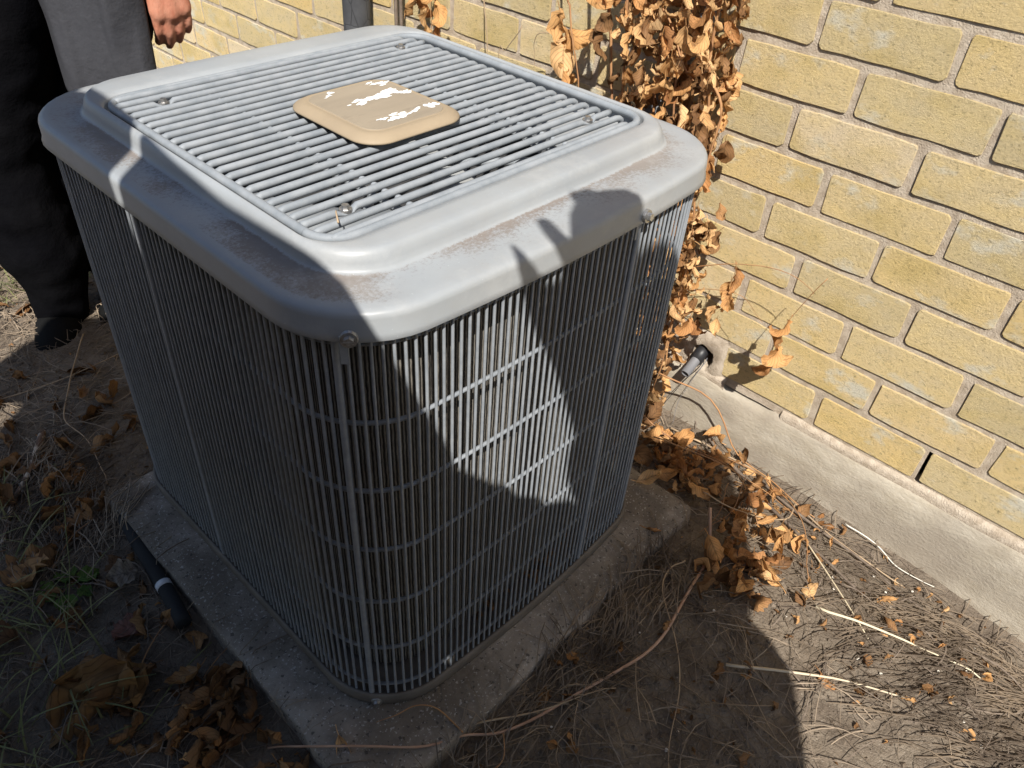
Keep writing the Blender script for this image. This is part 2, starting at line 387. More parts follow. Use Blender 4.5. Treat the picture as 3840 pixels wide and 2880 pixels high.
    # bedding mortar squeezed out between footing and bricks
    bm = bmesh.new(); rows = []
    for y in ysf:
        if -.86 < y < -.62: continue
        v = Vector((0, y*3, 7)); a = .006*noise.noise(v)+.005*noise.noise(v*5)
        rows.append((y, [bm.verts.new(U(x, y, z)) for x, z in ((XW+.06, -1.278+a*.5), (XW+.002+a*.6, -1.282+a), (XW-.010+a, -1.30+a), (XW-.004, -1.335))]))
    for (ya_, A), (yb_, B) in zip(rows, rows[1:]):
        if yb_-ya_ > .05: continue
        for k in range(3): bm.faces.new((A[k], A[k+1], B[k+1], B[k]))
    bmesh.ops.recalc_face_normals(bm, faces=bm.faces)
    finish(bm, 'bedding_mortar', M_mortar, wall)
make_bricks()

# ------------------------------------------------------------------ concrete pad
def make_pad():
    bm = bmesh.new(); zt = -1.42
    o1 = outline(-.335, 1.205, -.885, .66, .035, .01); cx, cy = .43, -.11
    def jit(pts, k, amp=.006):
        out = []
        for x, y in pts:
            v = Vector((x*6, y*6, k)); s = 1+k; out.append((cx+(x-cx)*s+amp*noise.noise(v*2), cy+(y-cy)*s+amp*noise.noise(v*2+Vector((9, 3, 1)))))
        return out
    R = loft(bm, [(jit(o1, .012), -1.60), (jit(o1, .008, .012), -1.50), (jit(o1, .003, .012), zt-.014), (jit(o1, 0, .010), zt-.004), (jit(o1, -.006, .006), zt), (jit(o1, -.1, 0), zt+.0015), (jit(o1, -.3, 0), zt+.002)], True)
    bmesh.ops.recalc_face_normals(bm, faces=bm.faces)
    tag(finish(bm, 'concrete_pad', M_pad), 'square stained concrete pad under the air conditioner', 'concrete pad')
make_pad()

# ------------------------------------------------------------------ air conditioner
ac = thing('air_conditioner', 'square grey outdoor air conditioner with slatted fan grille on top', 'air conditioner', U(.5, 0, -1.42))
def lid():
    bm = bmesh.new()
    fo = lambda i: outline(-.168+i, 1.178-i, -.700+i, .740-i, .205-i*.6, .040)
    do = lambda i: outline(-.062+i, 1.095-i, -.584+i, .648-i, .145-i*.5, .010)
    rows = [(fo(.012), -.104), (fo(0.), -.112), (fo(-.004), -.108), (fo(0.), -.095), (fo(.001), -.062), (fo(.003), -.053), (fo(.008), -.0475), (fo(.016), -.045), (fo(.030), -.044)]
    nd = len(rows)
    f = fo(.030); d = do(-.010)
    for t in (.15, .3, .45, .6, .75, .9): rows.append(([(a[0]+(b[0]-a[0])*t, a[1]+(b[1]-a[1])*t) for a, b in zip(f, d)], -.044))
    ne = len(rows)
    rows += [(do(-.010), -.044), (do(-.004), -.042), (do(0.), -.037), (do(.003), -.024), (do(.007), -.011), (do(.011), -.005), (do(.015), -.0015), (do(.019), 0.)]
    ro = lambda i: outline(-.036+i, 1.064-i, -.504+i, .512-i, .085-i*.6)
    def mid(t): return [(a[0]+(b[0]-a[0])*t, a[1]+(b[1]-a[1])*t) for a, b in zip(do(.019), ro(-.003))]
    rows += [(mid(.3), .0005), (mid(.7), .0005), (mid(1.), -.001), (ro(-.001), -.004), (ro(0.), -.010), (ro(.003), -.040), (ro(.012), -.044)]
    r1 = ro(.012); cx, cy, rad = .5, .0, .475
    circ = []
    for x, y in r1: a = math.atan2(y-cy, x-cx); circ.append((cx+rad*math.cos(a), cy+rad*math.sin(a)))
    for t in (.5, 1): rows.append(([(a[0]+(b[0]-a[0])*t, a[1]+(b[1]-a[1])*t) for a, b in zip(r1, circ)], -.046))
    rows.append(([(cx+(x-cx)*.985, cy+(y-cy)*.985) for x, y in circ], -.06)); rows.append(([(cx+(x-cx)*.985, cy+(y-cy)*.985) for x, y in circ], -.16))
    lay = bm.verts.layers.float.new('dirt')
    R = loft(bm, rows)
    for i, row in enumerate(R):
        for v, (x, y) in zip(row, rows[i][0]):
            dv = 0.
            if nd-1 <= i <= ne:
                t = (i-nd+1)/(ne-nd+1); side = 1. if y < -.45 or x < -.02 else .4
                if y < -.5 and x > .0:  dv = (.30+.42*t)*(1-abs(x-.5)*.4)
                elif x < 0: dv = .40+.22*t
                else: dv = .1+.2*t
                dv *= .9
            if i == ne+1: dv = .28
            v[lay] = dv
    bmesh.ops.recalc_face_normals(bm, faces=bm.faces)
    return finish(bm, 'lid', M_lid, ac)
lid_o = lid()
ft = lambda i: outline(-.150+i, 1.162-i, -.682+i, .720-i, .195-i*.8, .040)      # wire guard plan at the top
fb = lambda i: outline(-.178+i, 1.095-i, -.708+i, .715-i, .200-i*.8, .042)      # and at the bottom
def resample(a, b, z0, z1, step):
    P = [U(x, y, z0) for x, y in a]; Q = [U(x, y, z1) for x, y in b]; n = len(P)
    d = [0.]
    for k in range(n): d.append(d[-1]+(P[(k+1) % n]-P[k]).length)
    N_ = int(d[-1]/(step*.5)); out = []; k = 0
    for i in range(N_):
        s = d[-1]*i/N_
        while d[k+1] < s: k += 1
        t = (s-d[k])/(d[k+1]-d[k]); out.append((P[k % n].lerp(P[(k+1) % n], t), Q[k % n].lerp(Q[(k+1) % n], t)))
    return out
def body():
    zt, zb = -.075, -1.375
    wires = resample(ft(0), fb(0), zt, zb, .0228)
    bm = bmesh.new(); tube(bm, [(0, 0, 0), (0, 0, 1)], .0020, 6, False); me = finish(bm, 'guard_wire', M_wire, link=False)
    bm = bmesh.new(); tube(bm, [(0, 0, 0), (0, 0, 1)], .0042, 6, False); me2 = finish(bm, 'guard_wire', M_wire, link=False)
    tgt = [U(-.122, -.635, zt), U(.735, -.70, zt), U(-.15, .1, zt)]
    big = {min(range(len(wires)), key=lambda i: (wires[i][0]-t).length) for t in tgt}
    for i, (a, b) in enumerate(wires):
        j_ = lambda: Vector((rnd.gauss(0, .00022), rnd.gauss(0, .00022), 0))
        a, b = a+j_(), b+j_(); d = b-a; o = bpy.data.objects.new('guard_wire', me2 if i in big else me); COL.objects.link(o); o.parent = ac
        o.matrix_parent_inverse = Matrix.Translation(-ac.location); o.location = a
        q = d.to_track_quat('Z', 'Y'); o.rotation_euler = q.to_euler(); o.scale = (1, 1, d.length)
    lerp = lambda z: (zt-z)/(zt-zb)
    def plan(z, i):
        t = lerp(z); return [(p[0]+(q[0]-p[0])*t, p[1]+(q[1]-p[1])*t) for p, q in zip(ft(i), fb(i))]
    for z in (-.138, -.343, -.547, -.751, -.957, -1.163, -1.345):
        bm = bmesh.new(); pts = [U(x, y, z) for x, y in plan(z, .0125)]; pts.append(pts[0]); tube(bm, pts, .0029, 6, False)
        finish(bm, 'guard_ring', M_wire, ac)
    # finned coil behind the guard
    bm = bmesh.new(); uv = bm.loops.layers.uv.new('UVMap')
    zs = [-.07, -.35, -.7, -1.05, -1.36]; R = [[bm.verts.new(U(x, y, z)) for x, y in plan(z, .080)] for z in zs]
    n = len(R[0]); s = [0.]
    for k in range(n): s.append(s[-1]+(R[0][(k+1) % n].co-R[0][k].co).length)
    for j in range(len(zs)-1):
        for k in range(n):
            q = (k+1) % n; f = bm.faces.new((R[j][k], R[j][q], R[j+1][q], R[j+1][k]))
            for l, (uu, vv) in zip(f.loops, ((s[k], zs[j]), (s[k+1], zs[j]), (s[k+1], zs[j+1]), (s[k], zs[j+1]))): l[uv].uv = (uu, -vv*.5)
    bmesh.ops.recalc_face_normals(bm, faces=bm.faces)
    finish(bm, 'coil', M_fin, ac)
    bm = bmesh.new(); R = loft(bm, [(plan(-.08, .12), -.10), (plan(-1.37, .12), -1.37)]); bm.faces.new(R[1]); finish(bm, 'inner_shell', M_dark, ac)
    # base pan
    bm = bmesh.new()
    loft(bm, [(fb(-.004), -1.418), (fb(-.012), -1.410), (fb(-.012), -1.372), (fb(-.008), -1.366), (fb(-.004), -1.368), (fb(.03), -1.39), (fb(.1), -1.39)], True)
    bmesh.ops.recalc_face_normals(bm, faces=bm.faces)
    finish(bm, 'base_pan', M_pan, ac)
body()
def hexbolt(name, loc, nrm, s=1., slot=False, parent=ac):
    bm = bmesh.new(); q = Vector(nrm).to_track_quat('Z', 'Y').to_matrix().to_4x4()
    def cyl(r0, r1, z0, z1, n, off=0):
        A = [bm.verts.new((r0*math.cos(2*math.pi*k/n+off), r0*math.sin(2*math.pi*k/n+off), z0)) for k in range(n)]
        B = [bm.verts.new((r1*math.cos(2*math.pi*k/n+off), r1*math.sin(2*math.pi*k/n+off), z1)) for k in range(n)]
        for k in range(n): bm.faces.new((A[k], A[(k+1) % n], B[(k+1) % n], B[k]))
        bm.faces.new(B)
    cyl(.0085*s, .0078*s, -.002*s, .0016*s, 16); cyl(.0052*s, .0047*s, .0014*s, .0062*s, 6, .4)
    if slot: box(bm, (-.0055*s, -.0008*s, .0060*s), (.0055*s, .0008*s, .0066*s))
    bmesh.ops.transform(bm, matrix=Matrix.Translation(loc) @ q, verts=bm.verts)
    return finish(bm, name, M_bolt, parent, smooth=False)
hexbolt('bolt', U(-.112, -.672, -.088), (-.64, -.76, .1), 1.05, True)
hexbolt('bolt', U(.725, -.742, -.092), (.06, -1, .1), 1.05)
hexbolt('bolt', U(-.133, -.66, -1.398), (-.64, -.76, .1), 1.)
bm = bmesh.new(); box(bm, (-.004, -.0012, -.02), (.004, .0012, .012))
bmesh.ops.transform(bm, matrix=Matrix.Translation(U(-.110, -.650, -.118)) @ Matrix.Rotation(math.radians(-42), 4, 'Z'), verts=bm.verts); finish(bm, 'screw_tab', M_wire, ac, False)
bm = bmesh.new(); box(bm, (-.004, -.0012, -.02), (.004, .0012, .012))
bmesh.ops.transform(bm, matrix=Matrix.Translation(U(.722, -.722, -.122)), verts=bm.verts); finish(bm, 'screw_tab', M_wire, ac, False)

# fan grille: ring, 24 slats, cross rods, bolts, name plate
p_ = .04134
def grille_parts():
    bm = bmesh.new(); pts = [U(x, y, -.008) for x, y in outline(-.018, 1.046, -.489, .497, .072)]; pts.append(pts[0]); tube(bm, pts, .0054, 10, False)
    finish(bm, 'grille_ring', M_slat, ac)
    bm = bmesh.new(); r = .0044
    P = [(-.006, 0, -.002), (0, 0, 0)]+[(.5*t, 0, 0) for t in (.1, .3, .5, .7, .9, .975)]+[(.494, 0, -.0012), (.499, 0, -.004), (.5012, 0, -.010)]
    tube(bm, P, r, 10); me = finish(bm, 'grille_slat', M_slat, link=False)
    bm = bmesh.new()
    xs_ = [0, .1, .3, .5, .7, .78, .845, .865, .878, .902, .925, .937, .955, .99]; xa = [1-x for x in xs_ if x > .75]
    X = [-.012, 0, .05, .070, .078, .086, .098, .110, .118, .126, .155, .3, .5, .7, .845, .874, .882, .890, .902, .914, .922, .930, .955, .985, .999]
    pts, fl = [], []
    for x in X:
        d = min(abs(x-.098), abs(x-.902)); k = max(0, 1-max(0, d-.012)/.016); k = k*k*(3-2*k)
        pts.append((x*.5, 0, -.0035*k)); fl.append((1+.75*k, 1-.6*k))
    tube(bm, pts, r, 10, True, 0, fl); me2 = finish(bm, 'grille_slat', M_slat, link=False)
    for k in range(24):
        o = bpy.data.objects.new('grille_slat', me2 if k in (2, 21) else me); COL.objects.link(o); o.parent = ac
        o.matrix_parent_inverse = Matrix.Translation(-ac.location)
        o.location = U(0 if 0 < k < 23 else .015, (11.5-k)*p_, -.004); o.scale = (1 if 0 < k < 23 else .96, 1, 1)
    for x in (.222, .742):
        bm = bmesh.new(); tube(bm, [U(x, -.475, -.034), U(x, .475, -.034)], .0042, 8); finish(bm, 'grille_crossbar', M_slat, ac)
        bm = bmesh.new()                      # weld blobs between the slats
        for k in range(23):
            q = bmesh.ops.create_uvsphere(bm, u_segments=6, v_segments=4, radius=.0052)
            bmesh.ops.translate(bm, verts=q['verts'], vec=U(x+rnd.uniform(-.003, .003), (11-k)*p_, -.012))
        finish(bm, 'weld_beads', M_slat, ac)
    for x in (.098, .902):
        for k in (2, 21): hexbolt('bolt', U(x, (11.5-k)*p_, -.0035), (0, 0, 1), .9)
grille_parts()
def fan():
    bm = bmesh.new()
    for a0 in (20, 140, 260):
        V = []
        for i in range(9):
            rr = .11+.34*i/8; wd = math.radians(62-10*i/8); row = []
            for j in range(9):
                t = j/8; a = math.radians(a0)+wd*(t-.5)+.25*(i/8)
                row.append(bm.verts.new(U(.5+rr*math.cos(a), rr*math.sin(a), -.30+.16*(t-.5)*(1-.3*i/8)+.03*math.sin(t*3.1))))
            V.append(row)
        for A, B in zip(V, V[1:]):
            for k in range(8): bm.faces.new((A[k], A[k+1], B[k+1], B[k]))
    me = finish(bm, 'fan_blades', M_blade, ac)
    bm = bmesh.new(); n = 28
    loft(bm, [([(.5+rr*math.cos(2*math.pi*k/n), rr*math.sin(2*math.pi*k/n)) for k in range(n)], z) for rr, z in ((.14, -.5), (.14, -.16), (.125, -.13), (.05, -.12))], True)
    finish(bm, 'fan_motor', M_dark, ac)
    bm = bmesh.new()
    for a in (45, 135, 225, 315):
        c, s = math.cos(math.radians(a)), math.sin(math.radians(a)); tube(bm, [U(.5+.13*c, .13*s, -.14), U(.5+.5*c, .5*s, -.12)], .006, 6)
    finish(bm, 'motor_bracket', M_slat, ac)
fan()
def plate():
    bm = bmesh.new(); o = lambda i: outline(.300+i, .634-i, -.218+i, .152-i, .075-i*.8)
    loft(bm, [(o(.008), .010), (o(0), .014), (o(.001), .018), (o(.008), .0235), (o(.020), .030), (o(.034), .0335), (o(.036), .0325), (o(.038), .0335)], True)
    bmesh.ops.recalc_face_normals(bm, faces=bm.faces); p = finish(bm, 'cover_plate', M_tan, ac)
    bm = bmesh.new(); o2 = outline(.340, .594, -.178, .112, .045); loft(bm, [(o2, .0335), (outline(.341, .593, -.177, .111, .044), .0350)], True)
    bmesh.ops.recalc_face_normals(bm, faces=bm.faces); q = finish(bm, 'worn_label', M_tanf, None, False)
    q.parent = p
    bm = bmesh.new()
    F = [(.418, .098, 9, .6), (.402, .082, 7, .5), (.388, .074, 5, .4), (.546, .098, 11, .35), (.549, .085, 9, .4), (.565, .082, 12, .35), (.571, .066, 9, .4), (.584, .076, 12, .3),
         (.431, .007, 9, .5), (.438, -.012, 13, .5), (.445, .009, 12, .5), (.456, -.002, 12, .5), (.465, .003, 14, .5), (.475, .0, 12, .5), (.485, .004, 15, .5), (.498, -.002, 16, .55), (.511, .004, 20, .55), (.518, -.011, 15, .5), (.530, .006, 20, .5), (.540, .010, 18, .5), (.551, .009, 18, .5), (.555, .026, 12, .4), (.547, .018, 16, .5),
         (.562, .018, 8, .4), (.558, -.003, 8, .5), (.567, -.007, 9, .5), (.576, -.012, 11, .5), (.583, -.019, 12, .5), (.586, -.010, 9, .4),
         (.405, -.003, 5, .5), (.568, -.129, 13, .85), (.585, -.130, 9, .8), (.403, -.125, 7, .3), (.417, -.129, 10, .4), (.426, -.144, 11, .4), (.438, -.136, 9, .45), (.452, -.120, 12, .4), (.445, -.143, 14, .45), (.460, -.146, 12, .4), (.474, -.128, 12, .4), (.467, -.144, 13, .4), (.489, -.140, 11, .35), (.500, -.137, 8, .35), (.509, -.135, 12, .35), (.524, -.129, 11, .35), (.533, -.122, 8, .3)]
    r = random.Random(4)
    for cx, cy, s, asp in F:
        n = 14; s_ = s*.00135; ang = .18; vs = []
        for k in range(n):
            a = 2*math.pi*k/n; q2 = s_*r.uniform(.55, 1.35); dx, dy = q2*math.cos(a), q2*asp*math.sin(a)
            vs.append(bm.verts.new(U(cx+dx*math.cos(ang)-dy*math.sin(ang), cy+dx*math.sin(ang)+dy*math.cos(ang), .0356+r.uniform(0, .0006))))
        bm.faces.new(vs)
    q = finish(bm, 'label_flakes', M_flake, None, False); q.parent = p; q['kind'] = 'stuff'
    return p
plate()

# ------------------------------------------------------------------ leaves
def leaf_mesh(seed, L=.055, W=.026, curl=1.2, cup=1.0, rag=.15, m_=None, nu=8, nv=4):
    r = random.Random(seed); bm = bmesh.new(); uv = bm.loops.layers.uv.new('UVMap'); V = []
    c1 = r.uniform(.3, 1)*curl*r.choice((1, 1, -1)); c2 = cup*r.uniform(.4, 1.3); tw = r.uniform(-1.2, 1.2)*curl*.6; side = r.uniform(-.4, .4)
    pos = Vector((0, 0, 0)); ang = r.uniform(-.4, .2); off = Vector((r.uniform(0, 99), 0, 0))
    for i in range(nu+1):
        t = i/nu; wd = W*(math.sin(math.pi*min(t*1.02, 1))**.75)*(1-.35*t)*1.1+.0008
        ang += c1/nu*(.4+1.6*t); d = Vector((math.cos(ang), side*.4, -math.sin(ang)))
        if i: pos = pos+d*(L/nu)
        a = tw*t; row = []
        for j in range(-nv//2, nv//2+1):
            s = j/(nv/2); q = c2*s*1.25
            y = wd*math.sin(q)/(1.25*c2) if c2 > .05 else wd*s; z = wd*(1-math.cos(q))/(1.25*c2)
            rg = 1+rag*noise.noise(off+Vector((t*7, s*3, 0)))*(abs(s))
            y *= rg; z += W*.6*noise.noise(off+Vector((t*6, s*3.2, 4)))
            up = Vector((math.sin(ang), 0, math.cos(ang)))
            row.append(bm.verts.new(pos+Vector((0, 1, 0))*(y*math.cos(a)-z*math.sin(a))+up*(y*math.sin(a)+z*math.cos(a))))
        V.append(row)
    for i in range(nu):
        for j in range(nv):
            f = bm.faces.new((V[i][j], V[i][j+1], V[i+1][j+1], V[i+1][j]))
            for l, (a, b) in zip(f.loops, ((i, j), (i, j+1), (i+1, j+1), (i+1, j))): l[uv].uv = (b/nv, a/nu)
    # short stalk
    tube(bm, [(-.012, .001, .003), (-.005, 0, .001), (0, 0, 0)], .0007, 3, False)
    return finish(bm, 'leaf', m_ or M_leaf, link=False)
LV = [leaf_mesh(i, .054, .021, 1.7, 1.7, .3) for i in range(10)]+[leaf_mesh(20+i, .045, .015, 2.6, 2.3, .35) for i in range(6)]
LB = [leaf_mesh(60+i, .055, .022, 2.0, 1.5, .2, M_leafb) for i in range(8)]
def put(me, name, parent, loc, rot, s):
    o = bpy.data.objects.new(name, me); COL.objects.link(o)
    if parent: o.parent = parent; o.matrix_parent_inverse = Matrix.Translation(-parent.location)
    o.location = loc; o.rotation_euler = rot; o.scale = (s, s, s*rnd.uniform(.8, 1.2)); return o
def hang_rot():   # leaf axis (+x) pointing mostly down
    return Euler((rnd.uniform(-math.pi, math.pi), math.radians(rnd.gauss(82, 22)), rnd.uniform(-math.pi, math.pi)))
def stem(parent, pts, r, name='stem', m_=None, k=5, wob=.01):
    P = smoothline([U(*p) for p in pts], k)
    P = [p+Vector((noise.noise(p*9), noise.noise(p*9+Vector((5, 5, 5))), noise.noise(p*9+Vector((9, 1, 2)))))*wob*(0 if i in (0, len(P)-1) else 1) for i, p in enumerate(P)]
    bm = bmesh.new(); n = len(P); tube(bm, P, [r*(1-.55*i/n) for i in range(n)], 5)
    return finish(bm, name, m_ or M_stem, parent)

vine = thing('dead_vine', 'thick curtain of withered orange vine leaves hanging between the air conditioner and the brick wall', 'dead vine', U(1.6, -.2, -1.58))
VS = [[(1.62, .02, 1.5), (1.6, .03, .6), (1.58, .0, .1), (1.6, -.05, -.5), (1.62, -.1, -1.56)],
      [(1.6, -.10, 1.5), (1.57, -.08, .5), (1.6, -.13, 0), (1.6, -.2, -.6), (1.62, -.24, -1.57)],
      [(1.58, -.22, 1.5), (1.6, -.24, .4), (1.56, -.25, -.1), (1.58, -.33, -.7), (1.6, -.34, -1.1), (1.6, -.32, -1.58)],
      [(1.64, -.33, 1.5), (1.62, -.315, .3), (1.6, -.35, -.12), (1.62, -.40, -.6), (1.6, -.42, -1.0), (1.58, -.36, -1.58)],
      [(1.5, .10, 1.5), (1.52, .1, .5), (1.55, .02, -.1), (1.5, -.1, -.5)], [(1.66, -.2, 1.2), (1.66, -.16, .2), (1.64, -.28, -.3), (1.66, -.38, -.9), (1.64, -.4, -1.3)],
      [(1.6, -.05, .18), (1.58, -.14, .12), (1.56, -.26, .0), (1.58, -.33, -.07)], [(1.6, -.33, -.02), (1.6, -.39, -.1), (1.6, -.42, -.25), (1.6, -.42, -.42)]]
for s_ in VS: stem(vine, s_, rnd.uniform(.0022, .0042), wob=.012)
nl = 0
while nl < 285:
    z = rnd.uniform(-1.55, .62); y = rnd.uniform(-.5, .14)
    right = -.37-.11*max(0, min(1, (.1-z)/.35))+(.07 if z < -1.0 else 0)
    if z > -.42: y = rnd.choice((.07, -.02, -.10, -.12, -.19, -.25, -.27, -.33, -.36))+rnd.gauss(0, .018)-.05*max(0, -z)
    if y < right: continue
    if z < -.38 and y > right+.20: continue
    if z < -.95 and y > right+.13: continue
    if z > -.3 and y > .0 and rnd.random() < .6: continue
    if z > -.3 and rnd.random() < .25: continue
    if z > .3 and rnd.random() < .5: continue
    x = rnd.uniform(1.47, 1.72)
    if z < -.4: x = rnd.uniform(1.42, 1.70)
    me = LV[rnd.randrange(16)] if rnd.random() < .9 else LB[rnd.randrange(8)]
    put(me, 'leaf', vine, U(x, y, z), hang_rot(), rnd.uniform(.6, 1.1)); nl += 1
def leaf_clump(parent, name, place_fn, count, src, smin, smax):
    out = bmesh.new(); uvl = out.loops.layers.uv.new('UVMap')
    for _ in range(count):
        me = src[rnd.randrange(len(src))]; loc, rot = place_fn(); mt = Matrix.LocRotScale(loc, rot, Vector((1, 1, 1))*rnd.uniform(smin, smax))
        vs = [out.verts.new(mt @ v.co) for v in me.vertices]; ul = me.uv_layers[0].data
        for p in me.polygons:
            try: f = out.faces.new([vs[i] for i in p.vertices])
            except ValueError: continue
            for l, li in zip(f.loops, p.loop_indices): l[uvl].uv = ul[li].uv
    o = finish(out, name, src[0].materials[0], parent); o['kind'] = 'stuff'; return o
def in_curtain():
    while True:
        z = rnd.uniform(-1.58, .7); y = rnd.uniform(-.5, .12); right = -.37-.11*max(0, min(1, (.1-z)/.35))+(.07 if z < -1.0 else 0)
        if z > -.42: y = rnd.choice((-.02, -.10, -.12, -.19, -.25, -.27, -.33, -.36))+rnd.gauss(0, .018)
        if y < right or (z < -.38 and y > right+.2): continue
        return U(rnd.uniform(1.5, 1.74), y, z), hang_rot()
leaf_clump(vine, 'shrivelled_leaves', in_curtain, 430, LV[10:], .5, 1.0)
leaf_clump(vine, 'shrivelled_brown_leaves', in_curtain, 150, LB, .5, 1.0)
def strand(label, pts, leaves, r=.0016, sc=1., mats=None):
    v = thing('dead_vine', label, 'dead vine', U(*pts[-1]))
    stem(v, pts, r)
    for q in leaves: put(LV[rnd.randrange(10)], 'leaf', v, U(*q), hang_rot(), sc*rnd.uniform(.85, 1.2))
    return v
strand('thin orange vine stem with two large dry leaves left of the leaf curtain', [(1.6, .29, 1.4), (1.6, .30, .2), (1.6, .27, .02), (1.61, .205, -.33), (1.62, .19, -1.58)],
       [(1.59, .315, .03), (1.6, .30, -.02), (1.6, .285, -.06), (1.59, .30, -.14), (1.6, .255, -.2), (1.6, .27, -.17)], .0026, 1.35)
strand('small brown vine leaves hanging beside the black insulated pipe', [(1.66, 1.15, 1.4), (1.66, 1.14, .2), (1.66, 1.12, -.05), (1.66, 1.10, -.27), (1.68, 1.08, -1.58)],
       [(1.65, 1.16, .02), (1.66, 1.11, -.02), (1.65, 1.13, -.06), (1.65, 1.19, -.04), (1.66, 1.08, -.11), (1.65, 1.13, -.14), (1.66, 1.20, -.12), (1.66, 1.22, -.1), (1.66, 1.06, -.2), (1.66, 1.09, .1), (1.66, 1.2, .1)], .0014, .95)
for lb, P in (('bare tan vine stem with a swollen foot beyond the back edge of the lid', [(1.66, .80, 1.4), (1.66, .79, .1), (1.67, .755, -.30), (1.68, .75, -1.58)]),
              ('forked thin dry stem leaning against the wall behind the lid', [(1.66, .56, -.09), (1.67, .66, -.21), (1.68, .71, -.33), (1.68, .73, -1.58)]),
              ('hooked thin dry stem bending over beyond the lid', [(1.68, .31, -.09), (1.67, .44, -.09), (1.67, .50, -.14), (1.68, .50, -.34), (1.69, .5, -1.58)])):
    v = thing('dry_weed', lb, 'dried plant', U(*P[-1])); stem(v, P, .0018 if 'bare' in lb else .0011, m_=M_stemt, wob=.004)
v = strand('pair of curled leaf clusters dangling from arching stems before the yellow bricks', [(1.6, -.40, -.74), (1.6, -.50, -.68), (1.6, -.62, -.62), (1.62, -.80, -.60), (1.63, -.9, -.63)],
           [(1.62, -.60, -.66), (1.62, -.60, -.72), (1.63, -.60, -.79), (1.62, -.62, -.75), (1.62, -.585, -.84), (1.63, -.58, -.90), (1.62, -.855, -.76), (1.63, -.845, -.82), (1.62, -.85, -.88), (1.63, -.83, -.93), (1.62, -.84, -.97)], .0012, .8)
stem(v, [(1.61, -.60, -.625), (1.62, -.605, -.70), (1.62, -.595, -.85)], .0008); stem(v, [(1.62, -.93, -.55), (1.62, -.88, -.66), (1.62, -.845, -.80), (1.62, -.84, -.92)], .0008)
stem(v, [(1.6, -.42, -.86), (1.61, -.52, -.78), (1.62, -.66, -.76), (1.62, -.76, -.82)], .0009)

# vine fallen in a heap between pad and wall
heap = thing('fallen_vine', 'heap of broken dry vine with curled orange leaves on the soil beside the pad', 'fallen vine', U(1.45, -.9, -1.55))
def heap_stem(P, r=.0016, m_=None): stem(heap, [(x, y, gz(x, y)+h) for x, y, h in P], r, wob=.006, m_=m_)
heap_stem([(1.62, -.38, .30), (1.70, -.62, .26), (1.72, -.80, .06), (1.70, -1.0, .03), (1.66, -1.2, .03)], .0022)
heap_stem([(1.45, -.35, .2), (1.5, -.6, .1), (1.45, -.9, .15), (1.3, -1.1, .08)], .0018)
heap_stem([(1.3, -.6, .2), (1.38, -.8, .2), (1.5, -1.0, .12), (1.6, -1.15, .03)], .0014)
heap_stem([(1.65, -.75, .05), (1.6, -1.0, .10), (1.45, -1.2, .12), (1.2, -1.35, .06)], .0014)
heap_stem([(1.7, -1.1, .02), (1.5, -1.13, .04), (1.25, -1.0, .12), (1.2, -.9, .16)], .002, M_stemt)
heap_stem([(1.64, -.5, .03), (1.72, -.9, .03), (1.63, -1.3, .02), (1.62, -1.6, .02)], .0026, M_stemt)
heap_stem([(1.28, -.95, .2), (1.22, -.98, .1), (1.15, -.97, .02)], .001); heap_stem([(1.35, -.98, .22), (1.22, -1.02, .12), (1.1, -.97, .05)], .001)
n = 0
while n < 150:
    t = rnd.random(); 
    if rnd.random() < .68: x, y, h = rnd.gauss(1.45, .16), rnd.gauss(-.74, .24), rnd.uniform(.01, .16)
    else: x, y, h = rnd.gauss(1.14, .12), rnd.gauss(-1.19, .12), rnd.uniform(.01, .14)
    if x > 1.74 or (x < 1.24 and y > -.92) or y > -.2: continue
    me = LV[rnd.randrange(16)] if rnd.random() < .72 else LB[rnd.randrange(8)]
    put(me, 'leaf', heap, U(x, y, gz(x, y)+h*rnd.random()+.012), Euler((rnd.uniform(-3, 3), rnd.uniform(-.9, .9), rnd.uniform(-3, 3))), rnd.uniform(.65, 1.15)); n += 1

# long stems lying in front
def lying(label, P, r, m_, cat='twig', name='dry_twig', group=None, k=6, wob=.008):
    P = [(x, y, max(z, gz(x, y)+.024)) for x, y, z in P]; t = thing(name, label, cat, U(*P[0]), group); stem(t, P, r, name='stalk', m_=m_, k=k, wob=wob); return t
lying('long reddish vine runner curving across the soil in front of the pad', [(1.17, -.955, -1.33), (1.06, -1.04, -1.42), (.90, -1.075, -1.46), (.66, -1.12, -1.49), (.46, -1.09, -1.50), (.26, -1.03, -1.50), (.08, -.965, -1.49), (-.01, -.895, -1.44), (-.13, -.84, -1.405), (-.31, -.66, -1.40), (-.42, -.52, -1.47)], .0033, mat('pinkish_runner_bark', (.50, .32, .22), .7, var=(.38, .22, .14), scale=30), wob=.004)
lying('thin reddish side shoot lying on the pad below the near corner', [(-.01, -.895, -1.42), (-.02, -.80, -1.40), (-.06, -.75, -1.395), (-.12, -.73, -1.40), (-.17, -.70, -1.415)], .0013, M_stem, wob=.002)
lying('tan wiry stem hooked over the long reddish runner', [(.97, -1.00, -1.42), (.90, -.98, -1.43), (.80, -1.02, -1.46), (.66, -1.18, -1.46), (.55, -1.26, -1.5), (.40, -1.33, -1.53), (.3, -1.4, -1.53)], .0016, M_stemt, wob=.004)
lying('bright dry straw stalk pointing at the centre of the sunlit soil', [(1.48, -1.22, -1.52), (1.30, -1.42, -1.53), (1.14, -1.60, -1.545)], .0017, mat('pale_straw', (.66, .57, .40), .6), k=3, wob=.002)
lying('long pale reed lying flat at the edge of the shadow', [(.72, -1.32, -1.52), (.84, -1.48, -1.525), (.95, -1.62, -1.53), (1.03, -1.78, -1.54)], .0028, mat('pale_reed', (.55, .46, .33), .7), k=4, wob=.003)
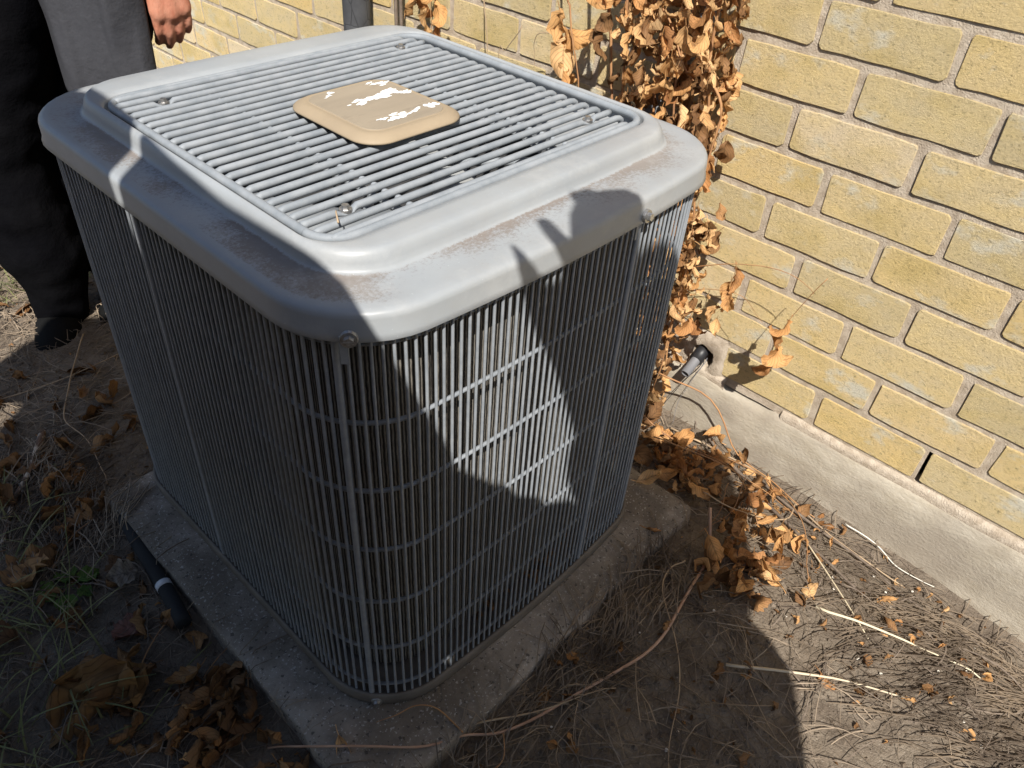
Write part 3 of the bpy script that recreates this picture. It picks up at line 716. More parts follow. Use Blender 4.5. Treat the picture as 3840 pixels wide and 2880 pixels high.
lying('light stick crossing the bright soil below the reed', [(1.13, -1.42, -1.53), (1.20, -1.60, -1.54), (1.27, -1.75, -1.545), (1.30, -1.92, -1.55)], .0026, mat('bleached_stick', (.60, .53, .38), .7), k=5)
lying('dark curved twig on the bare soil at the right', [(1.58, -1.75, -1.59), (1.42, -1.76, -1.565), (1.33, -1.80, -1.565), (1.22, -1.80, -1.555)], .0032, M_bark, k=5)
lying('grey crooked root running beside the footing', [(1.66, -.95, -1.56), (1.62, -1.15, -1.56), (1.60, -1.4, -1.57), (1.55, -1.6, -1.59), (1.50, -1.85, -1.6)], .0036, M_bark)
lying('grey brown woody root crossing the sunlit soil', [(1.72, -.62, -1.53), (1.58, -.98, -1.55), (1.45, -1.25, -1.545), (1.36, -1.48, -1.55)], .0048, M_bark)
lying('white thread of root lying along the foot of the concrete', [(1.74, -1.3, -1.595), (1.735, -1.45, -1.6), (1.71, -1.55, -1.605), (1.72, -1.68, -1.62)], .0016, mat('white_root', (.72, .7, .62), .6))
lying('pale forked twig reaching the edge of the pad', [(.02, -.88, -1.50), (.25, -1.03, -1.50), (.42, -1.12, -1.5)], .0018, M_stemt)
lying('short upright orange stalk beside the runner at the bottom', [(-.03, -1.02, -1.52), (.02, -1.02, -1.46), (.06, -.98, -1.40)], .0016, M_stem)
# left side
lying('long pale brown twig slanting past the shoe', [(-.62, 1.60, -1.50), (-.35, 1.5, -1.49), (-.1, 1.45, -1.47), (.1, 1.46, -1.44)], .0020, M_stemt)
lying('thin bent twig from the shoe down towards the pad', [(.02, 1.68, -1.42), (-.16, 1.42, -1.46), (-.27, 1.2, -1.5), (-.25, 1.0, -1.5), (-.3, .75, -1.51)], .0018, M_stemt)
lying('straight pale stick left of the shoe', [(-.29, 2.1, -1.49), (-.34, 1.88, -1.5), (-.42, 1.66, -1.51)], .0028, M_stemt, k=3)
lying('peeling pale branch at the left edge of the ground', [(-.36, 1.20, -1.47), (-.47, 1.04, -1.48), (-.58, .90, -1.49), (-.68, .72, -1.5)], .0075, M_peel)
lying('green grass stalk with a long bent blade at the lower left', [(-.40, .98, -1.50), (-.52, .55, -1.44), (-.68, .2, -1.44), (-.86, .0, -1.46)], .0012, M_grass)
lying('thin green stalk slanting over the yellow leaf', [(-.36, -.10, -1.48), (-.50, -.15, -1.47), (-.62, -.2, -1.47), (-.74, -.22, -1.5)], .0012, M_grass)
for i, P in enumerate(([(-.28, -.15), (-.42, -.45)], [(-.30, -.35), (-.55, -.22)], [(-.36, .1), (-.62, -.1)], [(-.42, .62), (-.6, .5)], [(-.27, -.2), (-.44, -.2)])):
    lying('brown leafless vine stalk among the dead leaves at the lower left', [(P[0][0], P[0][1], -1.47), ((P[0][0]+P[1][0])/2+.02, (P[0][1]+P[1][1])/2+.03, -1.46), (P[1][0], P[1][1], -1.49)], .0016, M_stem, group='leafless stalks among the lower left leaves')

# fallen leaves, each its own object
def ground_leaf(x, y, me, s, label, group=None, h=.02, flat=False):
    rot = Euler((rnd.uniform(-.35, .35), rnd.uniform(-.3, .3), rnd.uniform(-3.1, 3.1))) if flat else Euler((rnd.uniform(-3, 3), rnd.uniform(-.5, .5), rnd.uniform(-3.1, 3.1)))
    o = put(me, 'fallen_leaf', None, U(x, y, gz(x, y)+h), rot, s)
    return tag(o, label, 'leaf', group)
def broad_leaf(seed, L, W, m_):
    return leaf_mesh(seed, L, W, .5, .55, .5, m_, 12, 6)
o = ground_leaf(-.76, .06, broad_leaf(301, .13, .075, M_leafy), 1, 'large crumpled yellow leaf lying at the bottom left corner', h=.05, flat=True); o.rotation_euler = (.3, .25, -1.2)
o = ground_leaf(-.63, -.14, broad_leaf(302, .085, .055, M_leafy), 1, 'folded yellow brown leaf beside the large crumpled one', h=.04, flat=True)
o = ground_leaf(-.78, .30, broad_leaf(303, .10, .028, M_leafb), 1, 'narrow brown leaf half under the large crumpled one', h=.03, flat=True)
o = ground_leaf(-.50, .09, leaf_mesh(304, .05, .034, .3, .2, .1, M_leafr), 1, 'flat pinkish round leaf on the dark soil', h=.03, flat=True); o.rotation_euler = (.1, .1, 2.2)
o = ground_leaf(-.72, .50, broad_leaf(305, .08, .045, M_leafb), 1, 'torn pale brown leaf left of the green seedling', h=.03, flat=True)
o = ground_leaf(-.70, .68, leaf_mesh(306, .11, .024, 1.2, 1.3, .2, M_leafb), 1, 'long rolled brown leaf at the left edge', h=.03, flat=True)
o = ground_leaf(-.41, .28, broad_leaf(307, .045, .028, leafmat('pale_grey_leaf', (.33, .28, .22), (.22, .18, .14), [(0, (.9, .9, .9)), (1, (1, 1, 1))], .1)), 1, 'pale papery leaf lying across the black foam tube', h=.05, flat=True)
o = ground_leaf(.95, -.86, LV[13], 1.2, 'long curled orange leaf on the right corner of the pad', h=.07); o.location = U(.98, -.82, -1.405); o.rotation_euler = (.3, .1, -1.0)
o = ground_leaf(1, -.6, LV[5], 1.1, 'small curled leaf on the pad beside the body of the air conditioner'); o.location = U(1.13, -.66, -1.39); o.rotation_euler = (.3, .2, -.6)
o = ground_leaf(-.25, -.62, LV[12], 1.25, 'rolled orange leaf on the pad near its front corner'); o.location = U(-.27, -.66, -1.405); o.rotation_euler = (.2, .1, -1.9)
for _ in range(50):
    x, y = rnd.gauss(-.50, .09), rnd.gauss(-.24, .17)
    if x > -.35: x = -.37-rnd.random()*.1
    me = LB[rnd.randrange(8)] if rnd.random() < .85 else LV[rnd.randrange(16)]
    ground_leaf(x, y, me, rnd.uniform(.6, 1.1), 'curled brown dead leaf in the pile at the bottom left of the pad', 'curled leaves piled at the lower left', .015+.05*rnd.random())
for _ in range(85):
    x, y = rnd.uniform(-1.0, -.37), rnd.uniform(-.1, 2.0)
    if rnd.random() < .3: x, y = rnd.uniform(-.45, .05), rnd.uniform(.8, 1.75)
    if rnd.random() < .35: x, y = rnd.gauss(-.45, .1), rnd.gauss(.75, .22)
    if x > -.37 and y < .72: x = -.38
    ground_leaf(x, y, LB[rnd.randrange(8)], rnd.uniform(.55, 1.2), 'small brown dead leaf scattered on the shaded soil left of the pad', 'leaves scattered left of the pad')
for _ in range(26):
    x, y = rnd.uniform(-.3, 1.1), rnd.uniform(-1.7, -.92)
    ground_leaf(x, y, LB[rnd.randrange(8)], rnd.uniform(.3, .6), 'small brown leaf scrap on the shaded soil in front of the pad', 'leaf scraps in front of the pad')
for _ in range(48):
    x, y = rnd.uniform(1.0, 1.72), rnd.uniform(-2.0, -1.0)
    ground_leaf(x, y, LV[10+rnd.randrange(6)] if rnd.random() < .75 else LB[rnd.randrange(8)], rnd.uniform(.3, .62), 'small orange leaf scrap on the sunlit soil below the footing', 'leaf scraps on the sunlit soil')
for _ in range(30):
    x, y = rnd.uniform(-.9, .6), rnd.uniform(1.9, 3.2)
    ground_leaf(x, y, LB[rnd.randrange(8)], rnd.uniform(.6, 1.1), 'small brown leaf on the grassy ground behind the air conditioner', 'leaves behind the air conditioner')
# green seedling
sd = thing('seedling', 'small green seedling with oval leaves at the lower left', 'seedling', U(-.60, .40, -1.52))
GL = leaf_mesh(401, .032, .017, .3, .3, .05, M_leafg, 6, 4)
for (dx, dy, a, s) in ((-.05, .05, 2.5, 1.1), (.02, .05, 1.2, 1.2), (.08, 0, .2, 1.2), (-.02, -.05, -2, 1.1), (.05, -.06, -1, .8), (-.06, 0, 3, .7)):
    o = put(GL, 'leaf', sd, U(-.60+dx*.5, .40+dy*.5, -1.465), Euler((0, -.1, a)), s)
stem(sd, [(-.60, .40, -1.55), (-.60, .40, -1.5), (-.60, .4, -1.465)], .001, m_=M_grass)

# foam tube
ft_o = thing('foam_tube', 'black foam pipe insulation offcut with white tape band lying along the pad', 'foam tube', U(-.33, .3, -1.5))
P = smoothline([U(-.325, .585, -1.455), U(-.345, .42, -1.455), (U(-.362, .25, -1.45)), U(-.378, .1, -1.45), U(-.392, .0, -1.45)], 5)
bm = bmesh.new(); tube(bm, P, .0125, 14); finish(bm, 'foam_sleeve', M_foam, ft_o)
q = len(P)*3//5; bm = bmesh.new(); tube(bm, [P[q], P[q].lerp(P[q+1], .75)], .0132, 14); finish(bm, 'tape_band', M_tape, ft_o)

# snail shells
bm = bmesh.new()
pts = [Vector((.0022*(1-t/18)*math.cos(t*.62), .0022*(1-t/18)*math.sin(t*.62), .0006+t*.00006)) for t in range(18)]
tube(bm, pts, [.0011*(1-t/24) for t in range(18)], 6); shell = finish(bm, 'snail_shell', M_shell, link=False)
for _ in range(26):
    x, y = (rnd.uniform(1.0, 1.65), rnd.uniform(-2.0, -1.35)) if rnd.random() < .8 else (rnd.uniform(.2, 1.0), rnd.uniform(-1.6, -1.0))
    o = put(shell, 'snail_shell', None, U(x, y, gz(x, y)+.006), Euler((rnd.uniform(-.5, .5), rnd.uniform(-.5, .5), rnd.uniform(0, 6))), rnd.uniform(.7, 1.25))
    tag(o, 'tiny white coiled snail shell on the dark soil', 'snail shell', 'snail shells on the soil')

# litter nobody could count
def straw_field(name, regions, label, m_, seed):
    r = random.Random(seed); V, F = [], []
    for (x0, x1, y0, y1, n, l0, l1, rad, dirc, spread) in regions:
        for _ in range(n):
            x, y = r.uniform(x0, x1), r.uniform(y0, y1)
            if -.345 < x < 1.215 and -.9 < y < .68: continue
            if x > 1.76: continue
            a = dirc+r.gauss(0, spread) if spread else r.uniform(0, 6.28); Ln = r.uniform(l0, l1); c = r.gauss(0, .8)*(.5 if spread else 1); rr = rad*r.uniform(.3, .85); h = r.uniform(0, .022)*(1+Ln*3); tip = r.uniform(-.008, .02)
            px, py = x, y; k0 = len(V); ns = 5
            for i in range(ns):
                t = i/(ns-1); z = gz(px, py, False)+.006+h*math.sin(t*3.14)+tip*t
                if -.345 < px < 1.215 and -.9 < py < .68: z = max(z, -1.41)
                for q in range(3):
                    b = a+1.57; ang = q*2.09
                    V.append(U(px+math.cos(b)*rr*math.cos(ang), py+math.sin(b)*rr*math.cos(ang), z+rr*math.sin(ang)+rr))
                px += math.cos(a)*Ln/(ns-1); py += math.sin(a)*Ln/(ns-1); a += c/(ns-1)
            for i in range(ns-1):
                for q in range(3): F.append((k0+i*3+q, k0+i*3+(q+1) % 3, k0+i*3+3+(q+1) % 3, k0+i*3+3+q))
    me = bpy.data.meshes.new(name); me.from_pydata([tuple(v) for v in V], [], F); me.materials.append(m_)
    o = bpy.data.objects.new(name, me); COL.objects.link(o); o['kind'] = 'stuff'; o['label'] = label; o['category'] = 'litter'; return o
straw_field('dry_straw_litter', [(1.0, 1.72, -2.1, -1.0, 300, .04, .26, .0026, -1.0, .8), (.85, 1.5, -2.2, -1.5, 400, .05, .25, .0028, -.9, .35), (-.4, 1.0, -1.8, -.9, 430, .04, .25, .0024, 0, 0),
    (1.24, 1.76, -1.0, .6, 300, .05, .25, .0026, 0, 0), (-1.2, -.35, -.7, 2.3, 850, .04, .22, .0023, 0, 0), (-.7, -.35, .45, 1.1, 500, .05, .24, .0028, .9, .5), (-.4, .25, .72, 2.3, 520, .05, .24, .0026, 0, 0), (-1.6, .9, 1.8, 3.4, 800, .05, .2, .0026, 0, 0),
    (.4, 1.0, -1.1, -.9, 160, .06, .2, .003, .3, .4), (-.2, .5, -1.1, -.9, 160, .06, .2, .003, .1, .4)],
    'tangle of dry straw and thin twigs scattered over the soil', M_straw, 3)
straw_field('dark_twig_litter', [(-1.2, -.35, -.7, 2.3, 600, .05, .25, .0032, 0, 0), (-.4, 1.72, -2.1, -.92, 330, .04, .22, .003, 0, 0), (1.24, 1.76, -1.0, .6, 200, .05, .2, .003, 0, 0)],
    'dark thin twigs and rootlets scattered over the soil', M_bark, 8)
def crumbs():
    r = random.Random(6); V, F = [], []
    for _ in range(9000):
        x, y = (r.uniform(-1.2, 1.75), r.uniform(-2.2, 2.2))
        if -.345 < x < 1.215 and -.9 < y < .68: continue
        s = .004*r.random()**2*2.2+.002; z = gz(x, y, False)+s*.4; k = len(V)
        for d in ((1, 0, 0), (-1, 0, 0), (0, 1, 0), (0, -1, 0), (0, 0, 1), (0, 0, -1)):
            V.append(tuple(U(x+d[0]*s*r.uniform(.6, 1.3)+r.uniform(-.3, .3)*s, y+d[1]*s*r.uniform(.6, 1.3)+r.uniform(-.3, .3)*s, z+d[2]*s*r.uniform(.5, 1.))))
        for f in ((0, 2, 4), (2, 1, 4), (1, 3, 4), (3, 0, 4), (2, 0, 5), (1, 2, 5), (3, 1, 5), (0, 3, 5)): F.append(tuple(k+i for i in f))
    me = bpy.data.meshes.new('soil_crumbs'); me.from_pydata(V, [], F); me.materials.append(M_crumb)
    o = bpy.data.objects.new('soil_crumbs', me); COL.objects.link(o); o['kind'] = 'stuff'; o['label'] = 'small crumbs of soil and grit on the ground'
crumbs()
def grass():
    r = random.Random(9); V, F = [], []
    for (x0, x1, y0, y1, n, hh) in ((-1.3, -.55, .25, 1.0, 160, .12), (-1.4, .8, 2.2, 4.2, 2600, .10), (-1.5, -.5, 1.5, 2.4, 420, .09), (-1.1, -.6, -.2, .5, 60, .16)):
        for _ in range(n):
            x, y = r.uniform(x0, x1), r.uniform(y0, y1); a = r.uniform(0, 6.28); b = r.uniform(.6, 1.5); L_ = hh*r.uniform(.5, 1.5); wd = .004; k = len(V); ns = 5
            for i in range(ns):
                t = i/(ns-1); z = gz(x, y, False)+L_*math.sin(b*t)/max(b, .2)*.7; dd = L_*(1-math.cos(b*t))/b*1.6+t*L_*.4
                for q in (-1, 1): V.append(tuple(U(x+math.cos(a)*dd-math.sin(a)*wd*q*(1-t*.85), y+math.sin(a)*dd+math.cos(a)*wd*q*(1-t*.85), z)))
            for i in range(ns-1): F.append((k+2*i, k+2*i+1, k+2*i+3, k+2*i+2))
    me = bpy.data.meshes.new('grass'); me.from_pydata(V, [], F); me.materials.append(M_grass)
    o = bpy.data.objects.new('grass', me); COL.objects.link(o); o['kind'] = 'stuff'; o['label'] = 'sparse dry grass growing from the soil at the left'
grass()

# ------------------------------------------------------------------ pipes on the wall
t = thing('conduit', 'grey corrugated flexible conduit slanting down behind the hanging leaves', 'conduit', U(1.7, -.25, .2))
P = smoothline([U(1.7, -.43, .62), U(1.7, -.33, .35), U(1.69, -.262, .16), U(1.69, -.20, 0), U(1.67, -.13, -.18), U(1.6, -.08, -.36), U(1.45, -.05, -.60), U(1.2, -.04, -.7)], 26)
bm = bmesh.new(); tube(bm, P, [.0150+.0014*math.sin(i*math.pi/2) for i in range(len(P))], 14); finish(bm, 'sleeve', M_cond, t)
t = thing('insulated_pipe', 'vertical pipe in cracked black insulation against the wall behind the lid', 'pipe', U(1.72, 1.70, -1.6))
bm = bmesh.new(); tube(bm, smoothline([U(1.70, 1.70, -1.6), U(1.70, 1.71, -.6), U(1.70, 1.70, 0), U(1.70, 1.69, .9), U(1.7, 1.7, 2.2)], 8), .034, 20); finish(bm, 'insulation', M_crk, t)
for dy, lb in ((1.395, 'thin dark brown cable beside the small vine leaves'), (1.432, 'second thin cable running parallel close to the dark brown one')):
    t = thing('cable', lb, 'cable', U(1.74, dy, -1.6)); bm = bmesh.new(); tube(bm, smoothline([U(1.73, dy, -1.6), U(1.73, dy+.005, -.5), U(1.73, dy, .5), U(1.73, dy, 2.2)], 6), .0045, 8)
    finish(bm, 'sheath', M_bark if 'brown' in lb else M_pvc, t)
t = thing('drain_pipe', 'short grey plastic pipe stub poking out of the hole in the wall', 'pipe', U(1.75, -.48, -1.25))
a, b = U(1.86, -.470, -1.20), U(1.690, -.478, -1.272)
bm = bmesh.new(); n = 16; ax_ = (b-a).normalized(); s1_ = ax_.cross(Vector((0, 0, 1))).normalized(); s2_ = s1_.cross(ax_)
def rg(p, r): return [bm.verts.new(p+s1_*math.cos(2*math.pi*k/n)*r+s2_*math.sin(2*math.pi*k/n)*r) for k in range(n)]
RR = [rg(a, .0105), rg(b, .0105), rg(b, .0080), rg(b-ax_*.05, .0080)]
for A, B in zip(RR, RR[1:]):
    for k in range(n): bm.faces.new((A[k], A[(k+1) % n], B[(k+1) % n], B[k]))
bm.faces.new(RR[-1]); bmesh.ops.recalc_face_normals(bm, faces=bm.faces); finish(bm, 'pipe_wall', M_pvc, t)
bm = bmesh.new(); tube(bm, [a, a.lerp(b, .55)], .0145, 16); finish(bm, 'rubber_collar', M_blackp, t)
t = thing('wire', 'thin black wire dangling from the wall hole to the soil', 'wire', U(1.78, -.49, -1.27))
stem(t, [(1.82, -.49, -1.24), (1.775, -.485, -1.29), (1.74, -.44, -1.40), (1.70, -.40, -1.50), (1.66, -.38, -1.6)], .0011, name='strand', m_=M_blackp)
t = thing('wire', 'thin grey wire hanging down the footing beside the black one', 'wire', U(1.78, -.49, -1.27))
stem(t, [(1.82, -.50, -1.24), (1.77, -.495, -1.30), (1.76, -.47, -1.40), (1.74, -.45, -1.48), (1.70, -.47, -1.58)], .0009, name='strand', m_=M_pvc)

# ------------------------------------------------------------------ people
def capsule(bm, a, b, ra, rb, fl=1., n=14, lat=None):
    """tapered limb with round ends; fl flattens it perpendicular to lat"""
    a, b = Vector(a), Vector(b); d = (b-a); L_ = d.length; d.normalize()
    x = (Vector(lat)-d*Vector(lat).dot(d)).normalized() if lat else d.orthogonal().normalized(); y = d.cross(x)
    st = [(-ra*math.sin(t), ra*math.cos(t)) for t in (1.3, .9, .5)]+[(0, ra)]+[(L_*t, ra+(rb-ra)*t) for t in (.25, .5, .75)]+[(L_, rb)]+[(L_+rb*math.sin(t), rb*math.cos(t)) for t in (.5, .9, 1.3)]
    R = [[bm.verts.new(a+d*s+x*(math.cos(2*math.pi*k/n)*r)+y*(math.sin(2*math.pi*k/n)*r*fl)) for k in range(n)] for s, r in st]
    for A, B in zip(R, R[1:]):
        for k in range(n): bm.faces.new((A[k], A[(k+1) % n], B[(k+1) % n], B[k]))
    bm.faces.new(R[0][::-1]); bm.faces.new(R[-1])
def ball(bm, c, r, s=(1, 1, 1), basis=None):
    q = bmesh.ops.create_uvsphere(bm, u_segments=16, v_segments=12, radius=r)
    m_ = Matrix.Diagonal((*s, 1)); m_ = (basis.to_4x4() @ m_) if basis else m_
    bmesh.ops.transform(bm, matrix=Matrix.Translation(Vector(c)) @ m_, verts=q['verts'])
def remesh(bm, vox, name, m_, parent=None, smooth_it=6):
    me = bpy.data.meshes.new('tmp'); bmesh.ops.recalc_face_normals(bm, faces=bm.faces); bm.to_mesh(me); bm.free()
    o = bpy.data.objects.new('tmp', me); COL.objects.link(o)
    r = o.modifiers.new('r', 'REMESH'); r.mode = 'VOXEL'; r.voxel_size = vox; r.use_smooth_shade = True
    s = o.modifiers.new('s', 'SMOOTH'); s.factor = .5; s.iterations = smooth_it
    dg = bpy.context.evaluated_depsgraph_get(); me2 = bpy.data.meshes.new_from_object(o.evaluated_get(dg)); bpy.data.objects.remove(o)
    me2.name = name; me2.materials.clear(); me2.materials.append(m_)
    me2.polygons.foreach_set('use_smooth', [True]*len(me2.polygons))
    return link_mesh(me2, name, parent) if name != '_' else me2
def head(bm, c, f, s):
    """c centre of the skull, f facing (unit), s side (unit)"""
    B = Matrix((s, f, Vector((0, 0, 1)))).transposed()
    ball(bm, c, .095, (.82, 1., 1.15), B); ball(bm, c+f*.035-Vector((0, 0, .06)), .06, (.85, .9, 1.), B)
    ball(bm, c+f*.105-Vector((0, 0, .02)), .018, (.8, 1.1, 1.5), B)
    for q in (-1, 1):
        ball(bm, c+s*(.082*q)-Vector((0, 0, .01)), .03, (.3, .7, 1.1), B); ball(bm, c+s*(.033*q)+f*.088+Vector((0, 0, .018)), .014, (1, .6, .7), B)
    ball(bm, c+f*.094-Vector((0, 0, .065)), .02, (1.3, .5, .4), B)
def hand(bm, wrist, dirn, palm_n, side, k=1., curl=.6, spread=0.):
    """wrist point, direction to the fingers, palm normal (towards the palm), side towards the thumb"""
    d, pn, sd = dirn.normalized(), palm_n.normalized(), side.normalized()
    capsule(bm, wrist-d*.05, wrist+d*.01, .027*k, .026*k, .8, lat=sd)
    capsule(bm, wrist+d*.02+sd*.014, wrist+d*.085*k+sd*.022, .025*k, .020*k, .75, lat=sd)
    capsule(bm, wrist+d*.02-sd*.010, wrist+d*.080*k-sd*.022, .025*k, .019*k, .75, lat=sd)
    capsule(bm, wrist+d*.03, wrist+d*.085*k, .026*k, .021*k, .8, lat=sd)
    for i, (o_, L_) in enumerate(((.031, .072), (.011, .08), (-.010, .074), (-.030, .058))):
        p = wrist+d*(.092-.004*abs(i-1))*k+sd*o_*k; r = (.0105, .0108, .0102, .0090)[i]*k; dd = (d+sd*(o_*spread)).normalized(); ang = 0
        for j, (sg, w_) in enumerate(((.46, .55), (.30, 1.), (.24, .7))):
            ang += curl*w_; nd = (dd*math.cos(ang)+pn*math.sin(ang)).normalized(); q = p+nd*L_*sg*k
            capsule(bm, p, q, r*(1-.08*j), r*(1-.08*(j+1)), 1, 10); p = q
    p = wrist+d*.03*k+sd*.030*k+pn*.010; nd = (d*.72+sd*.45+pn*.4).normalized(); q = p+nd*.038*k; capsule(bm, p, q, .0145*k, .012*k, 1, 10)
    capsule(bm, q, q+(d*.85+pn*.5).normalized()*.034*k, .012*k, .0098*k, 1, 10)
def person(label, base, lat, fwd, H, J, coat, vox=.013, trous=M_trous, jacket=None):
    jacket = jacket or M_beige
    """base on the ground; J: joints in (lat, fwd, z) metres"""
    t = thing('person', label, 'person', base); W_ = lambda p: Vector((base.x, base.y, 0))+lat*p[0]+fwd*p[1]+Vector((0, 0, p[2]))
    bm = bmesh.new(); hc = W_(J['head']); fc = (lat*J['face'][0]+fwd*J['face'][1]).normalized(); sd = fc.cross(Vector((0, 0, 1)))
    head(bm, hc, fc, sd); capsule(bm, W_(J['neck']), hc-Vector((0, 0, .05)), .06, .052)
    capsule(bm, W_(J['pelvis']), W_(J['chest']), .12, .13, .7, lat=lat)
    for a in ('l', 'r'):
        S, E_, Wr = (W_(J[k+a]) for k in ('sh', 'el', 'wr')); capsule(bm, W_(J['neck'])-Vector((0, 0, .06)), S, .07, .055); capsule(bm, S, E_, .05, .04); capsule(bm, E_, Wr, .04, .027)
        Hp, Kn, An = (W_(J[k+a]) for k in ('hp', 'kn', 'an')); capsule(bm, Hp, Kn, .08, .055); capsule(bm, Kn, An, .055, .038); capsule(bm, An, An+fc*.12-Vector((0, 0, .045)), .035, .03)
        hd = J.get('hand'+a)
        if hd and vox < .5: hand(bm, Wr, lat*hd[0]+fwd*hd[1]+Vector((0, 0, hd[2])), lat*hd[3]+fwd*hd[4]+Vector((0, 0, hd[5])), lat*hd[6]+fwd*hd[7]+Vector((0, 0, hd[8])), 1., hd[9])
    remesh(bm, min(vox, .008), 'body', M_skin, t, 3)
    bm = bmesh.new()
    for a in ('l', 'r'):
        Hp, Kn, An = (W_(J[k+a]) for k in ('hp', 'kn', 'an')); capsule(bm, Hp, Kn, .115, .085); capsule(bm, Kn, An, .085, .085)
    capsule(bm, W_(J['pelvis']), W_(J['pelvis'])+Vector((0, 0, .06)), .12, .11, .8, lat=lat)
    remesh(bm, vox, 'trousers', trous, t)
    bm = bmesh.new(); pw, cw, sw = coat
    zlow = J.get('hem', .62); pl, ch = W_(J['pelvis']), W_(J['chest']); low = Vector((pl.x, pl.y, zlow+.1))
    for o_ in (-1, 1):
        capsule(bm, low+lat*(pw*.45*o_), ch+lat*(cw*.42*o_), pw*.55, cw*.55, 1., lat=lat)
    capsule(bm, low, pl, pw*.72, pw*.66, 1., lat=lat); capsule(bm, low, ch, pw*.7, cw*.7, .75, lat=lat); capsule(bm, ch, W_(J['neck'])-Vector((0, 0, .03)), .16, .085, .7, lat=lat)
    for a in ('l', 'r'):
        S, E_, Wr = (W_(J[k+a]) for k in ('sh', 'el', 'wr')); N_ = W_(J['neck'])-Vector((0, 0, .07)); capsule(bm, N_, S, .085, .085); capsule(bm, S, E_, .082, .066*sw); capsule(bm, E_, E_.lerp(Wr, .9), .064*sw, .048*sw)
    remesh(bm, vox, 'coat', jacket, t)
    for a in ('l', 'r'):
        bm = bmesh.new(); An = W_(J['an'+a]); A0 = Vector((An.x, An.y, base.z+.045)); tz = J.get('toe'+a, (fc.dot(lat), fc.dot(fwd))); td = (lat*tz[0]+fwd*tz[1]).normalized(); sdd = td.cross(Vector((0, 0, 1)))
        capsule(bm, A0-td*.045, A0+td*.06, .045, .047, .85, lat=sdd); capsule(bm, A0+td*.05-Vector((0, 0, .006)), A0+td*.145-Vector((0, 0, .014)), .048, .036, .72, lat=sdd); capsule(bm, A0-td*.03, An+Vector((0, 0, .03)), .045, .04)
        remesh(bm, .007, 'shoe', M_shoe, t, 3)
    bm = bmesh.new(); ball(bm, hc-fc*.02+Vector((0, 0, .03)), .105, (.86, .95, 1.)); remesh(bm, .012, 'hair', M_hair, t, 2)
    return t

